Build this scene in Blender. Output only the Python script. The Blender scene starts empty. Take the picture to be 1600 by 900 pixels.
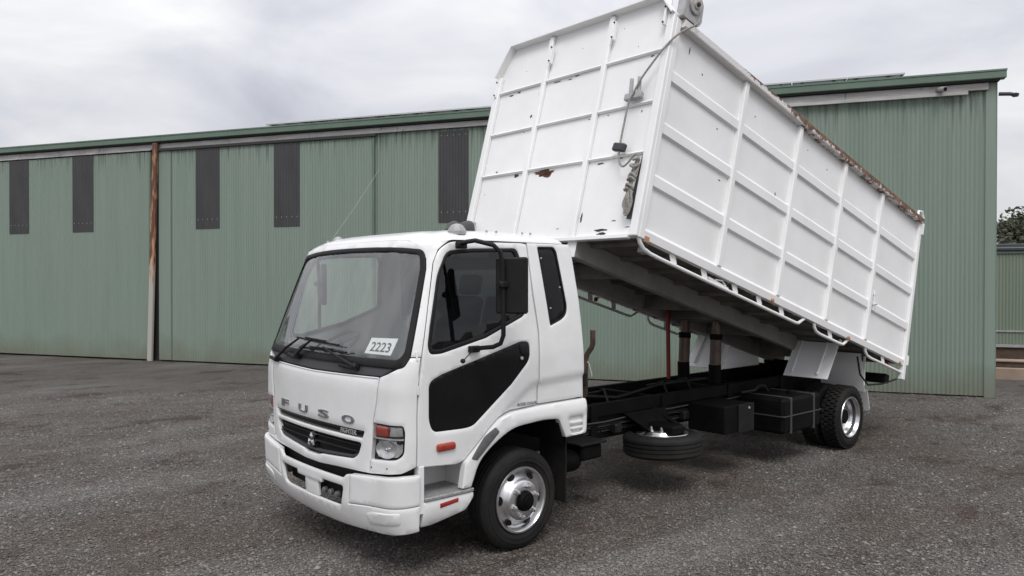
import bpy, bmesh, math, random
import numpy as np
from mathutils import Matrix, Vector, geometry, noise
random.seed(7); rng = np.random.default_rng(7)
scene = bpy.context.scene
COL = scene.collection
R = math.radians

# ---------------------------------------------------------------- camera
# frame: x runs from the front of the truck to its rear, y away from the camera side, z up; origin under the front axle
CAM = (-4.111, -5.579, 2.146); AZ, EL, ROLL, FPX = .7251, -.0080, .0011, 1195.78
fw = Vector((math.sin(AZ)*math.cos(EL), math.cos(AZ)*math.cos(EL), math.sin(EL)))
rt = fw.cross(Vector((0, 0, 1))).normalized(); up = rt.cross(fw)
rt, up = rt*math.cos(ROLL)+up*math.sin(ROLL), up*math.cos(ROLL)-rt*math.sin(ROLL)
cd = bpy.data.cameras.new('camera'); cam = bpy.data.objects.new('camera', cd); COL.objects.link(cam)
cam.matrix_world = Matrix(((rt.x, up.x, -fw.x, CAM[0]), (rt.y, up.y, -fw.y, CAM[1]), (rt.z, up.z, -fw.z, CAM[2]), (0, 0, 0, 1)))
cd.sensor_width = 36; cd.lens = 36*FPX/1600; cd.clip_start = .05; cd.clip_end = 2000
scene.camera = cam

# ---------------------------------------------------------------- sky, sun, exposure
SUN_EL, SUN_AZ = R(55), R(231)      # azimuth of the direction towards the sun, from +x
world = bpy.data.worlds.new('World'); scene.world = world; world.use_nodes = True
nt = world.node_tree; nt.nodes.clear()
def wn(t, **k):
    n = nt.nodes.new(t)
    for a, b in k.items(): setattr(n, a, b)
    return n
wout = wn('ShaderNodeOutputWorld'); bg = wn('ShaderNodeBackground'); bg.inputs[1].default_value = .1
sky = wn('ShaderNodeTexSky', sky_type='NISHITA', sun_disc=False, sun_elevation=SUN_EL, sun_rotation=R(90)-SUN_AZ)
tc = wn('ShaderNodeTexCoord'); sep = wn('ShaderNodeSeparateXYZ'); nt.links.new(tc.outputs['Generated'], sep.inputs[0])
zz = wn('ShaderNodeMath', operation='MAXIMUM'); zz.inputs[1].default_value = 0; nt.links.new(sep.outputs[2], zz.inputs[0])
za = wn('ShaderNodeMath', operation='ADD'); za.inputs[1].default_value = .22; nt.links.new(zz.outputs[0], za.inputs[0])
dx = wn('ShaderNodeMath', operation='DIVIDE'); dy = wn('ShaderNodeMath', operation='DIVIDE')
for d_, k in ((dx, 0), (dy, 1)):
    nt.links.new(sep.outputs[k], d_.inputs[0]); nt.links.new(za.outputs[0], d_.inputs[1])
cmb = wn('ShaderNodeCombineXYZ'); nt.links.new(dx.outputs[0], cmb.inputs[0]); nt.links.new(dy.outputs[0], cmb.inputs[1])
mp = wn('ShaderNodeMapping'); mp.inputs['Location'].default_value = (3.3, 1.7, 0); nt.links.new(cmb.outputs[0], mp.inputs[0])
n1 = wn('ShaderNodeTexNoise'); n1.inputs['Scale'].default_value = 1.5; n1.inputs['Detail'].default_value = 8; n1.inputs['Roughness'].default_value = .52
n1.inputs['Distortion'].default_value = .5; nt.links.new(mp.outputs[0], n1.inputs['Vector'])
cr = wn('ShaderNodeValToRGB'); nt.links.new(n1.outputs[0], cr.inputs[0])
e = cr.color_ramp.elements; e[0].position = .28; e[0].color = (.50, .515, .585, 1); e[1].position = .70; e[1].color = (.93, .925, .93, 1)
m_ = e.new(.5); m_.color = (.73, .735, .78, 1)
sc_ = wn('ShaderNodeVectorMath', operation='SCALE'); sc_.inputs[3].default_value = 10.3; nt.links.new(cr.outputs[0], sc_.inputs[0])
mx = wn('ShaderNodeMix', data_type='RGBA'); mx.inputs[0].default_value = .94
ov = wn('ShaderNodeMath', operation='MULTIPLY_ADD'); ov.inputs[1].default_value = 9.0; ov.inputs[2].default_value = 7.2; nt.links.new(zz.outputs[0], ov.inputs[0])   # overcast sky: brighter towards the zenith
nt.links.new(ov.outputs[0], sc_.inputs[3])
nt.links.new(sky.outputs[0], mx.inputs[6]); nt.links.new(sc_.outputs[0], mx.inputs[7])
nt.links.new(mx.outputs[2], bg.inputs[0]); nt.links.new(bg.outputs[0], wout.inputs[0])
sl = bpy.data.lights.new('sun', 'SUN'); sl.energy = 1.5; sl.angle = R(25); sl.color = (1, .97, .93)
so = bpy.data.objects.new('sun', sl); COL.objects.link(so)
sd = Vector((math.cos(SUN_AZ)*math.cos(SUN_EL), math.sin(SUN_AZ)*math.cos(SUN_EL), math.sin(SUN_EL)))
so.rotation_euler = sd.to_track_quat('Z', 'Y').to_euler(); so.location = sd*60
vs = scene.view_settings; vs.view_transform = 'Standard'; vs.look = 'None'; vs.exposure = .19; vs.gamma = 1
scene.render.engine = 'CYCLES'; scene.cycles.max_bounces = 8; scene.cycles.transparent_max_bounces = 12

# ---------------------------------------------------------------- materials
def material(name, col, rough=.5, metal=0., spec=.5, var=None, vscale=4., vmap=None, bump=0., bscale=40., coat=0., var2=None, v2scale=30., v2=(.55, .7), vr=(.35, .65)):
    """principled material; var = second colour blended in by noise, var2 = third colour as sparse spots"""
    m = bpy.data.materials.new(name); m.use_nodes = True; t = m.node_tree; N = t.nodes; L = t.links
    b = N['Principled BSDF']; b.inputs['Base Color'].default_value = (*col, 1); b.inputs['Roughness'].default_value = rough
    b.inputs['Metallic'].default_value = metal; b.inputs['Specular IOR Level'].default_value = spec
    b.inputs['Coat Weight'].default_value = coat; b.inputs['Coat Roughness'].default_value = .08
    tcn = N.new('ShaderNodeTexCoord'); src = tcn.outputs['Object']
    if vmap:
        mpn = N.new('ShaderNodeMapping'); mpn.inputs['Scale'].default_value = vmap; L.new(src, mpn.inputs[0]); src2 = mpn.outputs[0]
    else: src2 = src
    cur = None
    def layer(prev, c, scale, lo, hi, s, detail=6):
        n = N.new('ShaderNodeTexNoise'); n.inputs['Scale'].default_value = scale; n.inputs['Detail'].default_value = detail; n.inputs['Roughness'].default_value = .6
        L.new(s, n.inputs['Vector'])
        r = N.new('ShaderNodeMapRange'); r.inputs[1].default_value = lo; r.inputs[2].default_value = hi; L.new(n.outputs[0], r.inputs[0])
        x = N.new('ShaderNodeMix'); x.data_type = 'RGBA'; L.new(r.outputs[0], x.inputs[0])
        if prev is None: x.inputs[6].default_value = (*col, 1)
        else: L.new(prev, x.inputs[6])
        x.inputs[7].default_value = (*c, 1)
        return x.outputs[2]
    if var: cur = layer(cur, var, vscale, vr[0], vr[1], src2)
    if var2: cur = layer(cur, var2, v2scale, v2[0], v2[1], src)
    if cur is not None: L.new(cur, b.inputs['Base Color'])
    if bump:
        n = N.new('ShaderNodeTexNoise'); n.inputs['Scale'].default_value = bscale; n.inputs['Detail'].default_value = 5; L.new(src, n.inputs['Vector'])
        bp = N.new('ShaderNodeBump'); bp.inputs['Strength'].default_value = bump; bp.inputs['Distance'].default_value = .02
        L.new(n.outputs[0], bp.inputs['Height']); L.new(bp.outputs[0], b.inputs['Normal'])
    return m
def glass(name, tint, gloss_rough=.02, refl=1.0, f0=.08, haze=0.):
    m = bpy.data.materials.new(name); m.use_nodes = True; t = m.node_tree; N = t.nodes; L = t.links; N.remove(N['Principled BSDF'])
    tr = N.new('ShaderNodeBsdfTransparent'); tr.inputs[0].default_value = (*tint, 1)
    gl = N.new('ShaderNodeBsdfGlossy'); gl.inputs['Roughness'].default_value = gloss_rough; gl.inputs[0].default_value = (refl, refl, refl, 1)
    lw = N.new('ShaderNodeLayerWeight'); lw.inputs[0].default_value = .5
    pw = N.new('ShaderNodeMath'); pw.operation = 'POWER'; pw.inputs[1].default_value = 5; L.new(lw.outputs['Facing'], pw.inputs[0])
    fr = N.new('ShaderNodeMath'); fr.operation = 'MULTIPLY_ADD'; fr.inputs[1].default_value = 1-f0; fr.inputs[2].default_value = f0; L.new(pw.outputs[0], fr.inputs[0])
    x = N.new('ShaderNodeMixShader'); L.new(fr.outputs[0], x.inputs[0]); L.new(tr.outputs[0], x.inputs[1]); L.new(gl.outputs[0], x.inputs[2])
    if haze:  # noisy pale film, a painted haze that varies the windscreen's reflections
        tcn = N.new('ShaderNodeTexCoord'); mpn = N.new('ShaderNodeMapping'); mpn.inputs['Rotation'].default_value = (0, 0, .6); mpn.inputs['Scale'].default_value = (1, 2.2, .8); L.new(tcn.outputs['Object'], mpn.inputs[0])
        n = N.new('ShaderNodeTexNoise'); n.inputs['Scale'].default_value = 2.6; n.inputs['Detail'].default_value = 6; n.inputs['Distortion'].default_value = .8; L.new(mpn.outputs[0], n.inputs['Vector'])
        r = N.new('ShaderNodeMapRange'); r.inputs[1].default_value = .38; r.inputs[2].default_value = .68; r.inputs[3].default_value = haze*.15; r.inputs[4].default_value = haze; L.new(n.outputs[0], r.inputs[0])
        df = N.new('ShaderNodeBsdfDiffuse'); df.inputs[0].default_value = (.55, .57, .55, 1); y = N.new('ShaderNodeMixShader'); L.new(r.outputs[0], y.inputs[0]); L.new(x.outputs[0], y.inputs[1]); L.new(df.outputs[0], y.inputs[2]); x = y
    L.new(x.outputs[0], N['Material Output'].inputs[0]); return m

M = dict(
 paint=material('white_cab_paint', (.81, .81, .81), .3, coat=.5, var=(.73, .73, .72), vscale=2.2, var2=(.45, .42, .38), v2scale=16, v2=(.72, .80)),
 tray=material('white_tray_paint', (.86, .86, .86), .42, var=(.79, .79, .785), vscale=1.3, bump=.25, bscale=2.2, var2=(.30, .26, .22), v2scale=23, v2=(.755, .78)),
 trayin=material('grey_tray_paint', (.34, .335, .33), .5, var=(.25, .245, .235), vscale=3),
 under=material('dark_underside_paint', (.20, .185, .17), .7, var=(.11, .10, .09), vscale=3),  # darker tone for the tray underside, mottled by noise
 black=material('black_chassis_paint', (.003, .003, .0032), .6, spec=.09, var=(.007, .0065, .006), vscale=5),
 rubber=material('tyre_rubber', (.009, .009, .0095), .7, spec=.25, var=(.022, .020, .018), vscale=4, bump=.15, bscale=60),
 trim=material('black_plastic_trim', (.008, .008, .0085), .55, spec=.25, var=(.013, .013, .0135), vscale=9),
 dgrey=material('dark_grey_plastic', (.05, .051, .055), .55, spec=.35),
 gloss=material('black_gloss_panel', (.005, .005, .006), .22, spec=.25, var=(.009, .009, .010), vscale=3),
 patch=material('mid_grey_plastic', (.12, .122, .128), .55, var=(.10, .10, .105), vscale=6),
 lampgrey=material('dull_lamp_glass', (.20, .20, .205), .35, var=(.06, .06, .062), vscale=60),
 hose=material('grey_rubber_hose', (.05, .05, .052), .6),
 lgrey=material('light_grey_metal', (.42, .42, .42), .45, var=(.30, .30, .30), vscale=14),
 step=material('aluminium_tread_plate', (.40, .40, .405), .5, .2, var=(.24, .24, .24), vscale=60, bump=.5, bscale=70),
 chrome=material('bright_chrome', (.75, .75, .76), .16, 1.),
 silver=material('polished_rim_metal', (.74, .74, .75), .28, .92, var=(.56, .56, .565), vscale=9),
 lettering=material('grey_chrome_lettering', (.26, .26, .27), .3, .6),
 ink=material('black_ink_and_holes', (.008, .008, .008), .6, spec=.2),
 paper=material('white_paper', (.92, .89, .91), .7),
 amber=material('amber_lens', (.42, .20, .085), .3, coat=.3),
 ambered=material('deep_amber_lens', (.36, .045, .022), .22, coat=.5),
 red=material('red_reflector', (.40, .03, .022), .3, var=(.25, .02, .015), vscale=60),
 redrod=material('red_prop_paint', (.20, .012, .012), .55),
 lens=glass('clear_lens', (.92, .92, .92), .03),
 reflector=material('lamp_reflector', (.85, .85, .86), .3, .55, var=(.5, .5, .51), vscale=18),
 ws=glass('windscreen_glass', (.86, .91, .885), .012, 1.0, .15, .10),
 tint=glass('dark_window_glass', (.10, .105, .12), .015, .8, .06),
 clean=glass('clear_glass', (.80, .84, .82), .015),
 seat=material('grey_seat_cloth', (.20, .20, .205), .85, var=(.14, .14, .145), vscale=20),
 inter=material('grey_cab_lining', (.42, .42, .41), .8),
 piston=material('oily_cylinder_steel', (.13, .085, .062), .42, .3, var=(.07, .05, .04), vscale=9),
 rope=material('grey_rope', (.42, .40, .37), .9, var=(.22, .205, .19), vscale=70, bump=.6, bscale=150),
 rust=material('flaking_rust', (.14, .055, .028), .9, var=(.055, .026, .018), vscale=45, bump=.5, bscale=80),
 chip=material('dark_paint_chip', (.07, .05, .04), .9, var=(.03, .025, .022), vscale=50),
 fascia=material('green_fascia_paint', (.13, .19, .145), .5, var=(.11, .165, .125), vscale=2),
 galv=material('weathered_galvanised_steel', (.50, .49, .48), .5, .15, var=(.33, .32, .31), vscale=1.6, vmap=(1, 1, 5), var2=(.16, .15, .15), v2scale=6, v2=(.62, .72)),
 track_shade=material('dark_track_and_shade', (.035, .033, .033), .7),  # steel of the track, reused as painted shade under the gutter and behind doors
 skylight=material('grey_translucent_sheet', (.056, .054, .055), .3, var=(.036, .035, .036), vscale=1.4, vmap=(1, 1, .3)),
 concrete=material('tan_concrete', (.36, .27, .205), .85, var=(.29, .22, .17), vscale=3),
 timber=material('brown_timber', (.11, .07, .05), .85, var=(.07, .045, .035), vscale=8),
 roofdark=material('dark_slate_roof', (.05, .058, .07), .5),
 solar=material('solar_cell_blue', (.02, .025, .045), .15),
 alu=material('aluminium_frame', (.66, .66, .67), .4, .3),
 bark=material('grey_brown_bark', (.10, .08, .065), .9),
 leaf=material('olive_gum_leaf', (.045, .055, .03), .6, var=(.08, .085, .05), vscale=.8),
)
# rusty top rail: paint worn through to rust along the upper edge, more of it towards the rear
def rusty_rail():
    m = material('rusty_rail_paint', (.72, .71, .70), .6, bump=.3, bscale=60); t = m.node_tree; N = t.nodes; L = t.links; b = N['Principled BSDF']
    tcn = N.new('ShaderNodeTexCoord'); sx = N.new('ShaderNodeSeparateXYZ'); L.new(tcn.outputs['Object'], sx.inputs[0])
    a = N.new('ShaderNodeMapRange'); a.inputs[1].default_value = .3; a.inputs[2].default_value = 2.6; a.inputs[3].default_value = -.16; a.inputs[4].default_value = .2; L.new(sx.outputs[0], a.inputs[0])
    n = N.new('ShaderNodeTexNoise'); n.inputs['Scale'].default_value = 9; n.inputs['Detail'].default_value = 9; n.inputs['Roughness'].default_value = .75; L.new(tcn.outputs['Object'], n.inputs['Vector'])
    s = N.new('ShaderNodeMath'); s.operation = 'ADD'; L.new(n.outputs[0], s.inputs[0]); L.new(a.outputs[0], s.inputs[1])
    zt = N.new('ShaderNodeMapRange'); zt.inputs[1].default_value = 2.07; zt.inputs[2].default_value = 2.15; zt.inputs[3].default_value = -.2; zt.inputs[4].default_value = .08; L.new(sx.outputs[2], zt.inputs[0])
    s2 = N.new('ShaderNodeMath'); s2.operation = 'ADD'; L.new(s.outputs[0], s2.inputs[0]); L.new(zt.outputs[0], s2.inputs[1])
    r = N.new('ShaderNodeMapRange'); r.inputs[1].default_value = .52; r.inputs[2].default_value = .57; L.new(s2.outputs[0], r.inputs[0])
    n2 = N.new('ShaderNodeTexNoise'); n2.inputs['Scale'].default_value = 26; n2.inputs['Detail'].default_value = 6; L.new(tcn.outputs['Object'], n2.inputs['Vector'])
    rr = N.new('ShaderNodeValToRGB'); rr.color_ramp.elements[0].position = .35; rr.color_ramp.elements[0].color = (.06, .028, .02, 1); rr.color_ramp.elements[1].position = .65; rr.color_ramp.elements[1].color = (.26, .13, .065, 1); L.new(n2.outputs[0], rr.inputs[0])
    x = N.new('ShaderNodeMix'); x.data_type = 'RGBA'; L.new(r.outputs[0], x.inputs[0]); x.inputs[6].default_value = (.70, .69, .68, 1); L.new(rr.outputs[0], x.inputs[7]); L.new(x.outputs[2], b.inputs['Base Color'])
    return m
M['rail'] = rusty_rail()
# rusty post on the shed: rust above, bare pale paint below
def rusty_post():
    m = material('rusty_post_paint', (.5, .5, .47), .7); t = m.node_tree; N = t.nodes; L = t.links; b = N['Principled BSDF']
    tcn = N.new('ShaderNodeTexCoord'); sx = N.new('ShaderNodeSeparateXYZ'); L.new(tcn.outputs['Object'], sx.inputs[0])
    mpn = N.new('ShaderNodeMapping'); mpn.inputs['Scale'].default_value = (6, 6, 1.2); L.new(tcn.outputs['Object'], mpn.inputs[0])
    n = N.new('ShaderNodeTexNoise'); n.inputs['Scale'].default_value = 2.2; n.inputs['Detail'].default_value = 7; L.new(mpn.outputs[0], n.inputs['Vector'])
    a = N.new('ShaderNodeMapRange'); a.inputs[1].default_value = 1.9; a.inputs[2].default_value = 2.9; a.inputs[3].default_value = -.3; a.inputs[4].default_value = .12; L.new(sx.outputs[2], a.inputs[0])
    s = N.new('ShaderNodeMath'); s.operation = 'ADD'; L.new(n.outputs[0], s.inputs[0]); L.new(a.outputs[0], s.inputs[1])
    r = N.new('ShaderNodeValToRGB'); e = r.color_ramp.elements; e[0].position = .38; e[0].color = (.42, .40, .36, 1); e[1].position = .64; e[1].color = (.13, .055, .035, 1); k = e.new(.5); k.color = (.46, .24, .13, 1)
    L.new(s.outputs[0], r.inputs[0]); L.new(r.outputs[0], b.inputs['Base Color']); return m
M['rustpost'] = rusty_post()
# green shed sheet: vertical streaks, grime under the eaves and mud splash near the ground
def shed_paint(name, c1, c2):
    m = material(name, c1, .46, spec=.4); t = m.node_tree; N = t.nodes; L = t.links; b = N['Principled BSDF']
    g = N.new('ShaderNodeNewGeometry'); mpn = N.new('ShaderNodeMapping'); mpn.inputs['Scale'].default_value = (3, 3, .16); L.new(g.outputs['Position'], mpn.inputs[0])
    n = N.new('ShaderNodeTexNoise'); n.inputs['Scale'].default_value = 1.7; n.inputs['Detail'].default_value = 7; n.inputs['Roughness'].default_value = .62; L.new(mpn.outputs[0], n.inputs['Vector'])
    r = N.new('ShaderNodeMapRange'); r.inputs[1].default_value = .3; r.inputs[2].default_value = .7; L.new(n.outputs[0], r.inputs[0])
    x = N.new('ShaderNodeMix'); x.data_type = 'RGBA'; L.new(r.outputs[0], x.inputs[0]); x.inputs[6].default_value = (*c1, 1); x.inputs[7].default_value = (*c2, 1)
    n2 = N.new('ShaderNodeTexNoise'); n2.inputs['Scale'].default_value = .35; n2.inputs['Detail'].default_value = 4; L.new(g.outputs['Position'], n2.inputs['Vector'])
    r2 = N.new('ShaderNodeMapRange'); r2.inputs[1].default_value = .4; r2.inputs[2].default_value = .75; r2.inputs[4].default_value = .35; L.new(n2.outputs[0], r2.inputs[0])
    x2 = N.new('ShaderNodeMix'); x2.data_type = 'RGBA'; L.new(r2.outputs[0], x2.inputs[0]); L.new(x.outputs[2], x2.inputs[6]); x2.inputs[7].default_value = (.24, .275, .24, 1)
    sx = N.new('ShaderNodeSeparateXYZ'); L.new(g.outputs['Position'], sx.inputs[0])
    n3 = N.new('ShaderNodeTexNoise'); n3.inputs['Scale'].default_value = 1.4; n3.inputs['Detail'].default_value = 6; L.new(g.outputs['Position'], n3.inputs['Vector'])
    mz = N.new('ShaderNodeMath'); mz.operation = 'SUBTRACT'; L.new(n3.outputs[0], mz.inputs[0]); L.new(sx.outputs[2], mz.inputs[1])
    r3 = N.new('ShaderNodeMapRange'); r3.inputs[1].default_value = -.15; r3.inputs[2].default_value = .45; r3.inputs[4].default_value = .6; L.new(mz.outputs[0], r3.inputs[0])
    x3 = N.new('ShaderNodeMix'); x3.data_type = 'RGBA'; L.new(r3.outputs[0], x3.inputs[0]); L.new(x2.outputs[2], x3.inputs[6]); x3.inputs[7].default_value = (.15, .14, .10, 1)
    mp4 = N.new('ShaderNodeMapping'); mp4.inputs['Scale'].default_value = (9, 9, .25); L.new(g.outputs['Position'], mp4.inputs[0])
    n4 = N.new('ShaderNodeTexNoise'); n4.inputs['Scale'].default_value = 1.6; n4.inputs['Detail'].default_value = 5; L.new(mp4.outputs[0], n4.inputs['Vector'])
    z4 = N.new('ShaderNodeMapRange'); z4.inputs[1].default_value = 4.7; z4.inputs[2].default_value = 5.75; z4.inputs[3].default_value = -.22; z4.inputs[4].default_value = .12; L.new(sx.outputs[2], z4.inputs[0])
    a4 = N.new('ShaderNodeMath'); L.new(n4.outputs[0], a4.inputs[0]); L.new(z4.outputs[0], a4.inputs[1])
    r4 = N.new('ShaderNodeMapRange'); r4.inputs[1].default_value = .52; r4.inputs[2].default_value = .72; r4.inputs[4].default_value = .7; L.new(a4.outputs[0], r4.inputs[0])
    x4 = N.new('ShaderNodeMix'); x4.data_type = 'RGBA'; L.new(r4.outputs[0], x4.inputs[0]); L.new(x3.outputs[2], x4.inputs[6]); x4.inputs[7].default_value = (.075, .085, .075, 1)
    L.new(x4.outputs[2], b.inputs['Base Color']); return m
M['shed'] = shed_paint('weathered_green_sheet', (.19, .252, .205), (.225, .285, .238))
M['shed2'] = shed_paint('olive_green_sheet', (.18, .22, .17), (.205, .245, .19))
# gravel yard: grey stone, with the same dirt patches over the ground and the loose stones on it
def yard_mat(name, stones):
    m = material(name, (.15, .14, .13), .95, spec=.15); t = m.node_tree; N = t.nodes; L = t.links; b = N['Principled BSDF']
    g = N.new('ShaderNodeNewGeometry'); P = g.outputs['Position']
    def nz(sc, det, rough=.6, src=P):
        n = N.new('ShaderNodeTexNoise'); n.inputs['Scale'].default_value = sc; n.inputs['Detail'].default_value = det; n.inputs['Roughness'].default_value = rough; L.new(src, n.inputs['Vector']); return n.outputs[0]
    def mr(s, lo, hi, a=0, c=1):
        r = N.new('ShaderNodeMapRange'); r.inputs[1].default_value = lo; r.inputs[2].default_value = hi; r.inputs[3].default_value = a; r.inputs[4].default_value = c; L.new(s, r.inputs[0]); return r.outputs[0]
    def mix(f, a, c):
        x = N.new('ShaderNodeMix'); x.data_type = 'RGBA'; L.new(f, x.inputs[0])
        for k, v in ((6, a), (7, c)):
            if isinstance(v, tuple): x.inputs[k].default_value = (*v, 1)
            else: L.new(v, x.inputs[k])
        return x.outputs[2]
    def mapped(rot, sc):
        mpn = N.new('ShaderNodeMapping'); mpn.inputs['Rotation'].default_value = (0, 0, R(rot)); mpn.inputs['Scale'].default_value = (*sc, 1); L.new(P, mpn.inputs[0]); return mpn.outputs[0]
    if stones:
        r = N.new('ShaderNodeValToRGB'); e = r.color_ramp.elements
        e[0].color = (.045, .041, .038, 1); e[1].color = (.33, .315, .297, 1); k = e.new(.5); k.color = (.168, .159, .149, 1); k = e.new(.9); k.color = (.215, .19, .168, 1)
        L.new(g.outputs['Random Per Island'], r.inputs[0]); c = r.outputs[0]
    else: c = mix(mr(nz(48, 4, .75), .36, .64), (.058, .052, .047), (.26, .246, .23))
    c = mix(mr(nz(.45, 5), .42, .62, 0, .55), c, (.125, .10, .084))                          # brown dirt worked into the stone
    c = mix(mr(nz(1.0, 9, .76, mapped(62, (.8, 1.4))), .535, .61, 0, .65), c, (.062, .043, .035))  # damp dark dirt, streaked across the yard
    c = mix(mr(nz(1.7, 6, .7, mapped(20, (.8, 1.3))), .59, .66, 0, .5), c, (.085, .060, .048))
    c = mix(mr(nz(.35, 5, .6, mapped(75, (.6, 2.2))), .52, .66, 0, .55), c, (.245, .235, .22))  # pale, finely crushed wheel tracks
    L.new(c, b.inputs['Base Color'])
    if not stones:
        v = N.new('ShaderNodeTexVoronoi'); v.inputs['Scale'].default_value = 52; L.new(P, v.inputs['Vector'])
        bp = N.new('ShaderNodeBump'); bp.inputs['Strength'].default_value = 1.; bp.inputs['Distance'].default_value = .03; bp.invert = True; L.new(v.outputs['Distance'], bp.inputs['Height'])
        b2 = N.new('ShaderNodeBump'); b2.inputs['Strength'].default_value = .9; b2.inputs['Distance'].default_value = .06; L.new(nz(7, 8, .7), b2.inputs['Height']); L.new(bp.outputs[0], b2.inputs['Normal'])
        L.new(b2.outputs[0], b.inputs['Normal'])
    return m
M['ground'] = yard_mat('grey_gravel_yard', False); M['stone'] = yard_mat('gravel_stone', True)

# ---------------------------------------------------------------- mesh helpers
class MB:
    def __init__(s): s.v = []; s.f = []
    def add(s, vs, fs):
        o = len(s.v); s.v += [tuple(v) for v in vs]; s.f += [tuple(i+o for i in f) for f in fs]; return s
    def box(s, x0, x1, y0, y1, z0, z1, b=.004):
        c = ((x0+x1)/2, (y0+y1)/2, (z0+z1)/2); h = (abs(x1-x0)/2, abs(y1-y0)/2, abs(z1-z0)/2)
        return s.obox(c, h, (Vector((1, 0, 0)), Vector((0, 1, 0)), Vector((0, 0, 1))), b)
    def obox(s, c, h, ax, b=.004):
        b = min(b, *(k*.45 for k in h)); c = Vector(c); vs = []; ix = {}
        for sx in (-1, 1):
            for sy in (-1, 1):
                for sz in (-1, 1):
                    sg = (sx, sy, sz)
                    for k in range(3):
                        p = c.copy()
                        for j in range(3): p = p+ax[j]*(sg[j]*(h[j] if j == k else h[j]-b))
                        ix[sg+(k,)] = len(vs); vs.append(p)
        fs = []
        for k in range(3):
            i, j = (k+1) % 3, (k+2) % 3
            for sk in (-1, 1):
                q = []
                for a, bb in ((-1, -1), (1, -1), (1, 1), (-1, 1)):
                    sg = [0, 0, 0]; sg[k] = sk; sg[i] = a; sg[j] = bb; q.append(ix[tuple(sg)+(k,)])
                fs.append(q)
            for a in (-1, 1):
                for bb in (-1, 1):
                    q = []
                    for sk, w in ((-1, i), (1, i), (1, j), (-1, j)):
                        sg = [0, 0, 0]; sg[k] = sk; sg[i] = a; sg[j] = bb; q.append(ix[tuple(sg)+(w,)])
                    fs.append(q)
        for sx in (-1, 1):
            for sy in (-1, 1):
                for sz in (-1, 1): fs.append([ix[(sx, sy, sz, k)] for k in range(3)])
        return s.add(vs, fs)
    def bar(s, p0, p1, w, h, upv=(0, 0, 1), b=.003):
        p0, p1 = Vector(p0), Vector(p1); a = (p1-p0); l = a.length; a.normalize(); u = Vector(upv); c = u.cross(a)
        if c.length < 1e-4: c = Vector((1, 0, 0)).cross(a)
        c.normalize(); u = a.cross(c)
        return s.obox((p0+p1)/2, (l/2, w/2, h/2), (a, c, u), b)
    def tube(s, path, r, n=8, caps=True, closed=False):
        P = [Vector(p) for p in path]; rr = r if hasattr(r, '__len__') else [r]*len(P); vs = []; fs = []; prev = None; K = len(P)
        for i, p in enumerate(P):
            if closed: t = P[(i+1) % K]-P[i-1]
            else: t = P[min(i+1, K-1)]-P[max(i-1, 0)]
            t.normalize()
            if prev is None:
                a = Vector((0, 0, 1)) if abs(t.z) < .9 else Vector((1, 0, 0)); prev = (a-t*a.dot(t)).normalized()
            else: prev = (prev-t*prev.dot(t)).normalized()
            c = t.cross(prev)
            for k in range(n):
                g = 2*math.pi*k/n; vs.append(p+(prev*math.cos(g)+c*math.sin(g))*rr[i])
        for i in range(K if closed else K-1):
            j = (i+1) % K
            for k in range(n): fs.append((i*n+k, i*n+(k+1) % n, j*n+(k+1) % n, j*n+k))
        if caps and not closed: fs.append(tuple(range(n))[::-1]); fs.append(tuple((K-1)*n+k for k in range(n)))
        return s.add(vs, fs)
    def cyl(s, p0, p1, r0, r1=None, n=20): return s.tube([p0, p1], [r0, r0 if r1 is None else r1], n)
    def lathe(s, prof, c, ax, n=32, closed=False, caps=True):
        """prof = [(radius, along axis)]"""
        c = Vector(c); ax = Vector(ax).normalized(); a = Vector((0, 0, 1)) if abs(ax.z) < .9 else Vector((1, 0, 0)); e1 = (a-ax*a.dot(ax)).normalized(); e2 = ax.cross(e1)
        vs = []; fs = []; K = len(prof)
        for r, h in prof:
            for k in range(n):
                g = 2*math.pi*k/n; vs.append(c+ax*h+(e1*math.cos(g)+e2*math.sin(g))*r)
        for i in range(K if closed else K-1):
            j = (i+1) % K
            for k in range(n): fs.append((i*n+k, i*n+(k+1) % n, j*n+(k+1) % n, j*n+k))
        if not closed and caps:
            if prof[0][0] > 1e-4: fs.append(tuple(range(n)))
            if prof[-1][0] > 1e-4: fs.append(tuple((K-1)*n+k for k in range(n)))
        return s.add(vs, fs)
    def prism(s, poly, fn, h0, h1):
        n = len(poly); vs = [fn(a, b, h0) for a, b in poly]+[fn(a, b, h1) for a, b in poly]
        fs = [tuple(range(n)), tuple(range(2*n-1, n-1, -1))]+[(i, (i+1) % n, n+(i+1) % n, n+i) for i in range(n)]
        return s.add(vs, fs)
    def grid(s, fn, nu, nv):
        vs = [fn(i/nu, j/nv) for i in range(nu+1) for j in range(nv+1)]; w = nv+1
        return s.add(vs, [(i*w+j, (i+1)*w+j, (i+1)*w+j+1, i*w+j+1) for i in range(nu) for j in range(nv)])
def mesh(name, mb, smooth=32, weld=False):
    me = bpy.data.meshes.new(name); me.from_pydata(mb.v, [], mb.f); me.update()
    bm = bmesh.new(); bm.from_mesh(me)
    if weld: bmesh.ops.remove_doubles(bm, verts=bm.verts, dist=2e-5)
    bmesh.ops.recalc_face_normals(bm, faces=bm.faces); bm.to_mesh(me); bm.free()
    if smooth:
        for p in me.polygons: p.use_smooth = True
        me.set_sharp_from_angle(angle=R(smooth))
    return me
def obj(name, mb, mat, parent=None, smooth=32, weld=False, label=None):
    me = mb if isinstance(mb, bpy.types.Mesh) else mesh(name, mb, smooth, weld)
    if not me.materials: me.materials.append(M[mat])
    o = bpy.data.objects.new(name, me); COL.objects.link(o); o.parent = parent
    if label: o['label'] = label
    return o
def tag(o, label, cat, group=None):
    o['label'] = label; o['category'] = cat
    if group: o['group'] = group
    return o
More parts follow.
